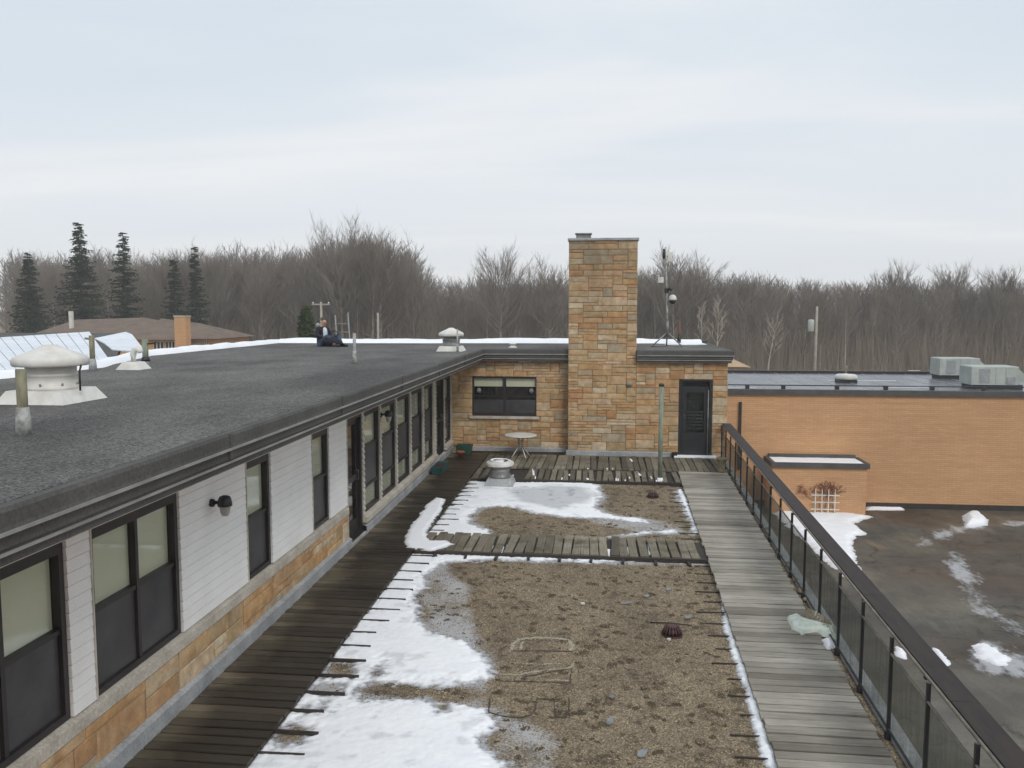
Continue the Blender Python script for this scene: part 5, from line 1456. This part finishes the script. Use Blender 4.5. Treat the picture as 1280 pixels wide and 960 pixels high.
# dome skylight and stub
sk_ = thing('roof_dome', 'low white dome vent in the middle of the wet brick building roof', 'roof vent', (10.33, 36.2, BR + .003))
MB().cbox(-.36, .36, -.36, .36, 0, .12, .01).build('curb', M['black_metal'], sk_)
MB().lathe([(.42, .12), (.46, .16), (.44, .28), (.36, .33), (0, .36)], n=20).build('dome', M['white_metal'], sk_)
post('roof_post', (10.95, 38.5, BR), .55, .05, 'short pale stub post behind the white roof dome', M['oldpost'], lean=.05)
def ac_unit(p, W, D, H, label):
    t_ = thing('rooftop_unit', label, 'air conditioner', p)
    MB().box(-W*.46, W*.46, -D*.45, D*.45, 0, .17).build('stand', M['black_metal'], t_)
    MB().cbox(-W/2, W*.36, -D/2, D/2, .17, H, .03).build('housing', M['acgrey'], t_)
    for k in range(9): MB().box(-W*.36 + k * .045, -W*.36 + k * .045 + .03, -D/2 - .012, -D/2, .24, H - .10).build('louvre', M['flash'], t_)
    MB().box(-W*.06, -W*.05, -D/2 - .006, -D/2, .19, H - .03).build('panel_seam', M['flash'], t_)
    MB().box(W*.12, W*.13, -D/2 - .006, -D/2, .19, H - .03).build('panel_seam', M['flash'], t_)
    MB().cbox(W*.15, W*.30, -D/2 - .03, -D/2, .22, H*.55, .01).build('access_panel', M['flash'], t_)
    MB().add([(W*.36, -D*.4, .22), (W*.52, -D*.4, .30), (W*.52, D*.4, .30), (W*.36, D*.4, .22), (W*.36, -D*.4, H*.92), (W*.52, -D*.4, H*.62), (W*.52, D*.4, H*.62), (W*.36, D*.4, H*.92)],
             [(0,3,2,1),(4,5,6,7),(0,1,5,4),(1,2,6,5),(2,3,7,6),(3,0,4,7)]).build('intake_hood', M['acgrey'], t_)
    MB().box(W*.37, W*.53, -D*.36, D*.36, .34, H*.56).build('intake_grille', M['black_metal'], t_)
M['acgrey'] = simple('pale_green_grey_paint', srgb(176, 182, 176), srgb(158, 164, 158), 2.5, 0.5, 0.05)
ac_unit((15.15, 33.95, BR), 1.98, 1.1, .88, 'larger pale rooftop unit with louvres at the right of the brick building roof')
ac_unit((15.85, 38.8, BR), 1.95, 1.1, .92, 'farther pale rooftop unit half hidden behind the larger one')
# annex
ax_ = thing('brick_annex', 'small flat roofed brick annex with snow on top against the long brick wall', 'annex', (0, 0, 0))
AX0, AX1, AY0 = 6.35, 9.68, 30.95
MB().box(AX0, AX1, AY0, BY - .005, GZ, -1.83).build('wall', M['brick'], ax_)
rm = MB(); 
rm.box(AX0 - .06, AX1 + .08, AY0 - .08, AY0 + .01, -1.85, -1.66); rm.box(AX0 - .06, AX0 + .08, AY0 + .06, BY - .008, -1.85, -1.66); rm.box(AX1 - .06, AX1 + .08, AY0 + .06, BY - .008, -1.85, -1.66); rm.box(AX0 + .08, AX1 - .06, BY - .14, BY - .008, -1.85, -1.56)
rm.build('roof_kerb', M['fascia'], ax_)
MB().box(AX0 + .07, AX1 - .05, AY0 + .05, BY - .13, -1.82, -1.75).build('roof', M['membrane'], ax_)
drift('snow', [[Vector((AX0 + .02, AY0 + .0, 0)), Vector((AX1 - .02, AY0 + .0, 0)), Vector((AX1 - .02, BY - .1, 0)), Vector((AX0 + .02, BY - .1, 0))]], -1.715, .05, .06, 'smooth snow covering the roof of the brick annex', soft=.6, nz_=.05)
tr_ = thing('trellis', 'white garden trellis standing before the brick annex', 'trellis', (8.22, AY0 - .12, GZ + .02))
for k in range(4): MB().box(-.365 + k * .23, -.33 + k * .23, -.012, .012, .0, .98).build('upright', M['white_metal'], tr_)
for k in range(3): MB().box(-.50, .50, -.026, -.013, .215 + k * .26, .25 + k * .26).build('crossbar', M['white_metal'], tr_)
vn = MB(); rv = random.Random(3)
def vine(p, d, L, depth):
    q = p + d * L
    vn.tube([p, (p + q) / 2 + Vector((rv.uniform(-.03, .03), 0, rv.uniform(-.03, .03))), q], .0042 if depth else .008, 3, False, False)
    if depth < 4:
        for _ in range(3):
            nd = (d + Vector((rv.uniform(-.9, .9), rv.uniform(-.25, .25), rv.uniform(-.4, .7)))).normalized(); vine(q, nd, L * rv.uniform(.6, .85), depth + 1)
for k in range(5): vine(Vector((-.3 + k * .15, .05, .0)), Vector((rv.uniform(-.2, .2), 0, 1)), .42, 0)
vnt = thing('bare_vine', 'leafless reddish vine climbing above the white trellis', 'vine', (8.25, AY0 - .1, GZ + .02))
vn.build('twigs', M['vine'] if 'vine' in M else simple('reddish_twigs', srgb(132, 78, 54), srgb(104, 64, 46), 6, .9, 0), vnt)

# ------------------------------------------------------------------ left background: snowy shed roof, brown roofed house
def splane(x, y): return 3.08 - (27.5 - y) * .060
sh = thing('snowy_shed', 'long low shed whose pitched metal roof is covered by sheets of snow', 'shed', (0, 0, 0))
def shed_pt(px, py):
    # intersection of a sight line with the roof plane
    d = ray(px, py); # EYE + t dz = 3.08 - (27.5 - t dy)*.06
    t_ = (3.08 - 27.5 * .06 - EYE) / (d.z - d.y * .06)
    return Vector((t_ * d.x, t_ * d.y, EYE + t_ * d.z))
edge = [(-45, 9), (-11.2, 9), (-11.2, 18), (ony(160, 413, 27.5).x, 27.5), (-45, 27.5)]
rfm = MB(); n_ = len(edge)
rfm.add([(x, y, splane(x, y)) for x, y in edge] + [(x, y, splane(x, y) - .12) for x, y in edge], [tuple(range(n_)), tuple(range(n_, 2*n_))[::-1]] + [(i, n_+i, n_+(i+1) % n_, (i+1) % n_) for i in range(n_)])
rfm.build('roof', M['fascia'], sh)
MB().box(-45, -11.6, 10, 27, GZ, 1.9).build('wall', M['brick_dark'], sh)
M['icy'] = simple('snow_on_metal', (.74, .78, .83, 1), (.60, .65, .72, 1), 1.6, .6, .3, .01, stretch=(.5, 1, 1), fine=14)
def sheet(pts, lab=None):
    w_ = [shed_pt(*p) for p in pts]; n_ = len(w_)
    b = MB(); b.add([(p.x, p.y, p.z + .035) for p in w_] + [(p.x, p.y, p.z + .004) for p in w_], [tuple(range(n_)), tuple(range(n_, 2*n_))[::-1]] + [(i, n_+i, n_+(i+1) % n_, (i+1) % n_) for i in range(n_)])
    b.build('snow_sheet', M['icy'], sh)
for k in range(13):
    xa = -70 + k * 14; xb = xa + 14; d_ = 1.0 - max(0, xa - 30) * .0055
    sheet([(xa + .5, 423 - .065 * xa), (xb - .5, 423 - .065 * xb), (xb - .5 + 45 * d_, 423 + 52 * d_), (xa + .5 + 45 * d_, 423 + 52 * d_)])
sheet([(118,424),(128,422),(157,416),(165,419),(182,441),(160,440),(140,438),(130,430)])
M['shingle'] = simple('brown_shingles', srgb(112, 96, 84), srgb(94, 80, 70), .8, .9, .3, fine=6)
hs_ = thing('brown_roofed_house', 'one storey brick house with brown hip roof and orange brick chimney at the left', 'house', (0, 0, 0))
HY = 78.0
e0 = ony(20, 424, HY); e1 = ony(222, 424, HY); r0 = ony(95, 399.5, HY + 8); r1 = ony(180, 397, HY + 8)
hr = MB()
ez = e0.z
E0 = (e0.x, HY, ez); E1 = (e1.x, HY, ez); E2 = (e1.x, HY + 16, ez); E3 = (e0.x, HY + 16, ez); Ra = (r0.x, HY + 8, r0.z); Rb = (r1.x, HY + 8, r1.z)
hr.add([E0, E1, E2, E3, Ra, Rb], [(0, 1, 5, 4), (1, 2, 5), (2, 3, 4, 5), (3, 0, 4), (0, 3, 2, 1)])
f0 = ony(235, 404, HY + 7); f1 = ony(275, 420, HY + 4)
hr.add([(e1.x - 6, HY + 3, ez), (f1.x, HY + 3, ez), (f1.x, HY + 13, ez), (e1.x - 6, HY + 13, ez), (e1.x - 6, HY + 8, f0.z + .5), (f1.x - 4.2, HY + 8, f0.z)], [(0, 1, 5, 4), (1, 2, 5), (2, 3, 4, 5), (3, 0, 4), (0, 3, 2, 1)])
hr.build('roof', M['shingle'], hs_)
MB().box(e0.x + .6, e1.x - .6, HY + .6, HY + 15, GZ, ez - .02).build('wall', M['brick'], hs_)
MB().box(e1.x - 3, f1.x - .6, HY + 3.6, HY + 12.4, GZ, ez - .02).build('wall', M['brick'], hs_)
for (a, b_, y_) in ((192, 205, HY + .57), (207, 219, HY + .57), (243, 250, HY + 3.57), (254, 261, HY + 3.57)):
    p = ony(a, 428, y_).x; q = ony(b_, 428, y_).x
    fw = MB(); fw.box(p, q, y_ - .05, y_, ez - 1.3, ez - .15); wi = fw.build('window', M['trim_white'], hs_)
    k = (q - p) / 3
    for i in range(3): MB().box(p + i * k + .08, p + (i + 1) * k - .08, y_ - .08, y_ - .052, ez - 1.2, ez - .25).build('pane', M['black'], wi)
c0 = ony(222, 396, HY - .5); c1 = ony(236, 396, HY - .5)
hc = MB(); hc.box(c0.x, c1.x, HY - 1.2, HY - .2, GZ, c0.z); hcb = hc.build('chimney', M['brick'], hs_)
MB().box(c0.x - .06, c1.x + .06, HY - 1.26, HY - .14, c0.z, c0.z + .12).build('coping', M['trim_white'], hcb)
MB().box(ony(88, 400, HY + 4).x - .18, ony(88, 400, HY + 4).x + .18, HY + 4, HY + 4.3, ony(88, 412, HY + 4).z, ony(88, 389, HY + 4).z).build('vent_pipe', M['white_metal'], hs_)
tn = thing('small_tan_outbuilding', 'low tan outbuilding peeping out right of the stone wall', 'outbuilding', (0, 0, 0))
a = ony(880, 452, 50); b_ = ony(939, 459, 50)
MB().box(a.x, b_.x - .3, 50.3, 54, GZ, b_.z - .03).build('wall', M['trim_white'], tn)
MB().add([(a.x, 50, b_.z), (b_.x, 50, b_.z), (b_.x - .6, 53, a.z), (a.x, 53, a.z), (a.x, 54, b_.z), (b_.x, 54, b_.z)], [(0, 1, 2, 3), (1, 5, 2), (2, 5, 4, 3), (0, 4, 5, 1)]).build('roof', M['tanroof'] if 'tanroof' in M else simple('tan_roof', srgb(186, 158, 122), srgb(168, 140, 106), 1.5, .8, .1), tn)

# utility poles
def upole(x, y, top, label, arm=False, can=False, r_=.13):
    t_ = thing('utility_pole', label, 'utility pole', (x, y, GZ))
    H = top - GZ
    MB().tube([(0, 0, 0), (.02, 0, H)], [r_, r_ * .75], 9).build('shaft', M['polew'], t_)
    if arm:
        MB().box(-.75, .75, -.06, .06, H - .22, H - .10).build('crossarm', M['polew'], t_)
        for s_ in (-.65, 0, .65): MB().lathe([(.05, H - .1), (.06, H - .04), (.03, H + .04)], (s_, 0, 0), 8).build('insulator', M['white_metal'], t_)
    if can:
        MB().lathe([(.24, H - 2.1), (.26, H - 2.05), (.26, H - 1.2), (.20, H - 1.1), (0, H - 1.08)], (-.42, 0, 0), 14).build('transformer', M['acgrey'], t_)
M['polew'] = simple('bleached_pole_wood', srgb(170, 164, 152), srgb(146, 140, 128), 3, .9, .2)
p = ony(1021, 383, 72); upole(p.x, 72, p.z, 'bleached utility pole with grey transformer behind the wet brick building roof', can=True)
p = ony(401, 378, 66); upole(p.x, 66, p.z, 'utility pole with short crossarm just behind the sitting person', arm=True, r_=.12)
p = ony(472, 391, 62); upole(p.x, 62, p.z, 'plain bleached pole beyond the roof right of the ladder', r_=.11)

# ------------------------------------------------------------------ trees
def rot_from(d):
    return d
def tree_segs(seed, h, spread=.32, start=.22, n1=26, n2=6, n3=5, up=.9, trunk_r=.16, twig=.022, lean=0.):
    rs = random.Random(seed); T = []; C = []
    pts = []; ph = rs.uniform(0, 6.28)
    for i in range(9):
        u = i / 8
        pts.append(Vector((lean * h * u * u + math.sin(ph + u * 4) * .012 * h * u, math.cos(ph * 1.3 + u * 3) * .012 * h * u, h * u * (1 - .93 * spread))))
    for i in range(8): T.append((pts[i], pts[i+1], trunk_r * (1 - .115 * i), trunk_r * (1 - .115 * (i + 1))))
    def at(u):
        i = min(7, int(u * 8)); return pts[i].lerp(pts[i+1], u * 8 - i)
    for k in range(n1):
        u = start + (1 - start) * ((k + rs.random()) / n1) ** .9
        u = min(u, .985)
        p = at(u); a = k * 2.4 + rs.uniform(-.5, .5)
        L = h * spread * (1.18 - .38 * u) * rs.uniform(.7, 1.2)
        d = Vector((math.cos(a), math.sin(a), up * rs.uniform(.5, 1.2) * (.45 + 1.5 * u))).normalized()
        r_ = trunk_r * .42 * (1 - .6 * u)
        q = p; seg = []
        for s_ in range(3):
            d = (d + Vector((rs.uniform(-.16, .16), rs.uniform(-.16, .16), .16))).normalized()
            q2 = q + d * (L / 3); seg.append((q, q2, d.copy())); C.append((q, q2, max(twig, r_ * (1 - .3 * s_)), max(twig * .9, r_ * (1 - .3 * (s_ + 1))))); q = q2
        for j in range(n2):
            v_ = .25 + .75 * (j + rs.random()) / n2; si = min(2, int(v_ * 3)); a0, b0, dd = seg[si]
            p2 = a0.lerp(b0, v_ * 3 - si if si < 3 else 1)
            d2 = (dd + Vector((rs.uniform(-.8, .8), rs.uniform(-.8, .8), rs.uniform(-.1, .6)))).normalized()
            L2 = L * .52 * rs.uniform(.5, 1.1) * (1.15 - .5 * v_)
            q2 = p2 + d2 * L2; C.append((p2, q2, twig * 1.2, twig * .7))
            for i2 in range(n3):
                w_ = rs.uniform(.2, 1); p3 = p2.lerp(q2, w_)
                d3 = (d2 + Vector((rs.uniform(-.7, .7), rs.uniform(-.7, .7), rs.uniform(.0, .8)))).normalized()
                C.append((p3, p3 + d3 * L2 * rs.uniform(.35, .8), twig * .8, twig * .4))
    return T, C
def segs_arrays(S, sides=3):
    P0 = np.array([s[0] for s in S], float); P1 = np.array([s[1] for s in S], float); R0 = np.array([s[2] for s in S]); R1 = np.array([s[3] for s in S])
    D = P1 - P0; D /= np.linalg.norm(D, axis=1)[:, None] + 1e-9
    ref = np.where(np.abs(D[:, 2:3]) > .9, np.array([[1., 0, 0]]), np.array([[0, 0, 1.]]))
    A = np.cross(D, ref); A /= np.linalg.norm(A, axis=1)[:, None]; B = np.cross(D, A)
    V = []
    for Pn, Rn in ((P0, R0), (P1, R1)):
        for k in range(sides):
            t = 2 * math.pi * k / sides
            V.append(Pn + (A * math.cos(t) + B * math.sin(t)) * Rn[:, None])
    V = np.stack(V, 1)
    f = np.array([(k, (k + 1) % sides, sides + (k + 1) % sides, sides + k) for k in range(sides)])
    Q = f[None] + (np.arange(len(S)) * 2 * sides)[:, None, None]
    return V.reshape(-1, 3), Q.reshape(-1, 4)
def seg_mesh(name, S, mat, sides=3):
    V, Q = segs_arrays(S, sides); return np_mesh(name, V, Q, mat)
protos = []
for i in range(9):
    T, C = tree_segs(100 + i, 15.0, spread=[.24, .27, .30, .22, .27, .33, .25, .29, .24][i], start=[.3, .25, .18, .4, .3, .2, .35, .28, .15][i], n1=30, n2=8, n3=7, twig=.011, trunk_r=[.15, .17, .2, .13, .16, .2, .15, .17, .12][i], up=[1.2, 1.0, .8, 1.5, 1.1, .7, 1.3, 1., 1.2][i])
    protos.append((seg_mesh('trunk', T, M['bark'], 5), seg_mesh('crown', C, M['bark'], 3)))
for i in (2, 6):
    tm = protos[i][0].copy(); tm.materials.clear(); tm.materials.append(M['bark_pale']); protos.append((tm, protos[i][1]))
TOP = [(-200, 300), (0, 303), (40, 308), (100, 300), (160, 308), (200, 300), (260, 298), (320, 300), (370, 300), (400, 286), (470, 284), (505, 300), (530, 330), (560, 338), (620, 340), (700, 340), (760, 334), (800, 330), (860, 330), (900, 338), (1000, 343), (1100, 345), (1200, 346), (1280, 343), (1500, 340)]
tx = np.array([a for a, _ in TOP]); ty = np.array([b for _, b in TOP])
def top_h(X, Y, k=1.0):
    u = 750 + 1040 * X / Y
    return EYE + (388 - np.interp(u, tx, ty)) / 1040 * Y - GZ
TLAB = 'bare leafless tree in the grey woodland beyond the roofs'
def tree(x, y, h, pr, label=TLAB, group='bare trees of the woodland', wide=1.0, name='bare_tree'):
    t_ = thing(name, label, 'tree', (x, y, GZ), rt.uniform(0, 6.28), group)
    s_ = h / 15.0
    for me, nm in ((pr[0], 'trunk'), (pr[1], 'crown')): place(me, nm, t_, scale=(s_ * wide, s_ * wide, s_))
    return t_
rt = random.Random(77)
cnt = 0
for row in range(6):
    Yr = 108 + row * 4.0
    n = 49
    for k in range(n):
        X_ = (-.74 + 1.30 * (k + rt.random()) / n) * Yr; Y_ = Yr + rt.uniform(-2.2, 2.2)
        tree(X_, Y_, float(top_h(X_, Y_)) * rt.uniform(.80, .97), protos[rt.randrange(11)], wide=rt.uniform(.8, 1.15))
        cnt += 1
# special trees
def special(px, ytop, Y_, seed, label, mat, spread, start, up, tr, wide=1., n1=34, n2=9, n3=8, twig=.015, lean=0):
    p = ony(px, ytop, Y_); h = p.z - GZ
    T, C = tree_segs(seed, h, spread=spread, start=start, n1=n1, n2=n2, n3=n3, trunk_r=tr, up=up, twig=twig, lean=lean)
    t_ = thing('bare_tree', label, 'tree', (p.x, Y_, GZ))
    place(seg_mesh('trunk', T, mat, 6), 'trunk', t_); place(seg_mesh('crown', C, mat, 3), 'crown', t_)
special(626, 306, 104, 501, 'lone bare tree with wide fan crown rising left of the chimney', M['bark'], .40, .42, .9, .24)
special(688, 322, 106, 502, 'smaller bare tree between the fan crowned tree and the chimney', M['bark'], .34, .4, .9, .18)
special(425, 273, 106, 503, 'tallest broad bare tree at the hump of the woodland', M['bark'], .36, .4, .9, .30, n1=34)
special(475, 279, 107, 504, 'broad bare tree just right of the tallest one', M['bark'], .36, .35, .9, .28, n1=34)
special(843, 306, 104, 505, 'bare tree rising behind the camera mast', M['bark'], .34, .35, 1.0, .22)
special(870, 318, 106, 506, 'bare tree right of the camera mast', M['bark'], .32, .35, 1.0, .18)
special(1122, 329, 118, 507, 'round crowned bare tree on the skyline left of the two others', M['bark'], .36, .5, 1.0, .16)
special(1190, 326, 118, 508, 'round crowned bare tree on the skyline, middle of three at the right', M['bark'], .34, .5, 1.1, .15)
special(1252, 326, 118, 509, 'round crowned bare tree nearest the right photo edge', M['bark'], .38, .45, 1.0, .16)
special(898, 366, 101, 510, 'pale trunked slender tree right of the camera mast', M['bark_pale'], .22, .4, 1.4, .13, twig=.02, n1=16, n2=4, n3=3)
special(878, 372, 102, 511, 'pale trunked slender tree close behind the mast', M['bark_pale'], .2, .4, 1.4, .12, twig=.02, n1=14, n2=4, n3=3)
special(962, 386, 98, 512, 'pale leaning tree left of the transformer pole', M['bark_pale'], .26, .3, 1.0, .11, twig=.02, n1=16, n2=4, n3=3, lean=.12)
# the deeper wood as one mass
rs2 = np.random.RandomState(9)
bV = []; bQ = []; base = 0
small = []
for i in range(6):
    T, C = tree_segs(300 + i, 15.0, spread=.30, start=.15, n1=22, n2=5, n3=4, trunk_r=.16, twig=.03)
    small.append(segs_arrays(T[:8] + C, 3))
for i in range(470):
    Y_ = 133 + 40 * rs2.rand() ** 1.2; X_ = (-.76 + 1.34 * rs2.rand()) * Y_
    V, Q = small[i % 6]; h = float(top_h(X_, Y_)) * rs2.uniform(.80, .98); a = rs2.uniform(0, 6.28); s_ = h / 15
    c_, q_ = math.cos(a), math.sin(a)
    W_ = np.stack([(V[:, 0] * c_ - V[:, 1] * q_) * s_ + X_, (V[:, 0] * q_ + V[:, 1] * c_) * s_ + Y_, V[:, 2] * s_ + GZ], 1)
    bV.append(W_); bQ.append(Q + base); base += len(V)
place(np_mesh('woodland', np.concatenate(bV), np.concatenate(bQ), M['bark']), 'woodland', kind='stuff', label='dense grey brown mass of the deeper wood', cat='woodland')
# undergrowth sticks
n = 26000
Y_ = 104 + 62 * rs2.rand(n) ** 1.3; X_ = (-.76 + 1.34 * rs2.rand(n)) * Y_; hh = rs2.uniform(1.5, 1, n) * 0 + rs2.uniform(1.2, 6.5, n) * (1 + (Y_ - 104) / 60)
P0 = np.stack([X_, Y_, np.full(n, GZ)], 1); P1 = P0 + np.stack([rs2.normal(0, .16, n) * hh, rs2.normal(0, .1, n) * hh, hh], 1)
S = [(P0[i], P1[i], .025, .008) for i in range(n)]
place(seg_mesh('undergrowth', S, M['brush'], 3), 'undergrowth', kind='stuff', label='brown brush and saplings at the foot of the wood', cat='undergrowth')

# conifers
def conifer(px, ytop, Y_, halfw, label, mat, seed, dens=1.0, start=.10):
    p = ony(px, ytop, Y_); h = p.z - GZ; rs = random.Random(seed); rw = halfw / 1040 * Y_
    t_ = thing('evergreen_tree', label, 'tree', (p.x, Y_, GZ))
    MB().tube([(0, 0, 0), (0, 0, h * .96)], [.28, .03], 8).build('trunk', M['trunk'], t_)
    V = []; Q = []
    nl = int(70 * dens)
    for i in range(nl):
        u = start + (1 - start) * (i + rs.random() * .6) / nl; z = h * u + rs.uniform(-.2, .2)
        L0 = rw * (1 - u) ** .8 * 1.42 + .22
        nb_ = max(4, int((11 - 6 * u) * dens))
        for k in range(nb_):
            a = 2 * math.pi * (k + rs.random()) / nb_; L = L0 * rs.choice([.5, .7, .85, .95, 1.05, 1.22])
            dx_, dy2 = math.cos(a), math.sin(a)
            z = h * u + rs.uniform(-.5, .5); m2 = max(3, int(L / .30))
            for j in range(m2):
                w_ = (j + .4) / m2; r_ = L * w_; zz = z + .10 * r_ - .16 * r_ * r_ / max(L, .5) + (.10 * L if w_ > .85 else 0)
                sz = .42 * (1.1 - .5 * w_) * rs.uniform(.7, 1.3)
                for q in range(3):
                    b0 = len(V); aa = a + rs.uniform(-1.1, 1.1)
                    cx_, cy_ = r_ * dx_ + rs.uniform(-.12, .12), r_ * dy2 + rs.uniform(-.12, .12)
                    ex, ey = math.cos(aa) * sz, math.sin(aa) * sz; wx, wy = -math.sin(aa) * .10, math.cos(aa) * .10
                    dz = rs.uniform(-.38, .02)
                    V += [(cx_ - wx, cy_ - wy, zz), (cx_ + wx, cy_ + wy, zz + .02), (cx_ + ex, cy_ + ey, zz + dz), (cx_ + ex * .4, cy_ + ey * .4, zz - .16)]
                    Q.append((b0, b0 + 1, b0 + 2, b0 + 3))
    place(np_mesh('foliage', np.array(V), np.array(Q), mat), 'foliage', t_)
conifer(98, 281, 96, 30, 'tallest dark spruce left of the brown roofed house', M['needles'], 1)
conifer(153, 293, 97, 24, 'second dark spruce right of the tallest one', M['needles'], 2, .8)
conifer(35, 319, 96, 24, 'shorter dark spruce at the far left', M['needles'], 3)
conifer(243, 312, 98, 15, 'narrow evergreen standing right of the evergreen pair', M['needles'], 4, .8)
conifer(217, 324, 98, 17, 'narrow evergreen standing left of the evergreen pair', M['needles'], 5, .8)
conifer(383, 387, 60, 12, 'small green fir top showing left of the sitting person', M['needles_green'], 6, .9, .4)

# ------------------------------------------------------------------ the air: far wood fades a little
hz_ = bpy.data.materials.new('air_haze'); hz_.use_nodes = True; t = hz_.node_tree; t.nodes.clear()
o = N(t, 'ShaderNodeOutputMaterial'); pv = N(t, 'ShaderNodeVolumePrincipled'); pv.inputs['Color'].default_value = (.92, .93, .95, 1); pv.inputs['Density'].default_value = 0.00085; pv.inputs['Anisotropy'].default_value = 0.0
t.links.new(pv.outputs[0], o.inputs['Volume'])
MB().box(-400, 400, -60, 420, GZ - 1, 26).build('haze', hz_, kind='stuff')
sc.cycles.volume_bounces = 1
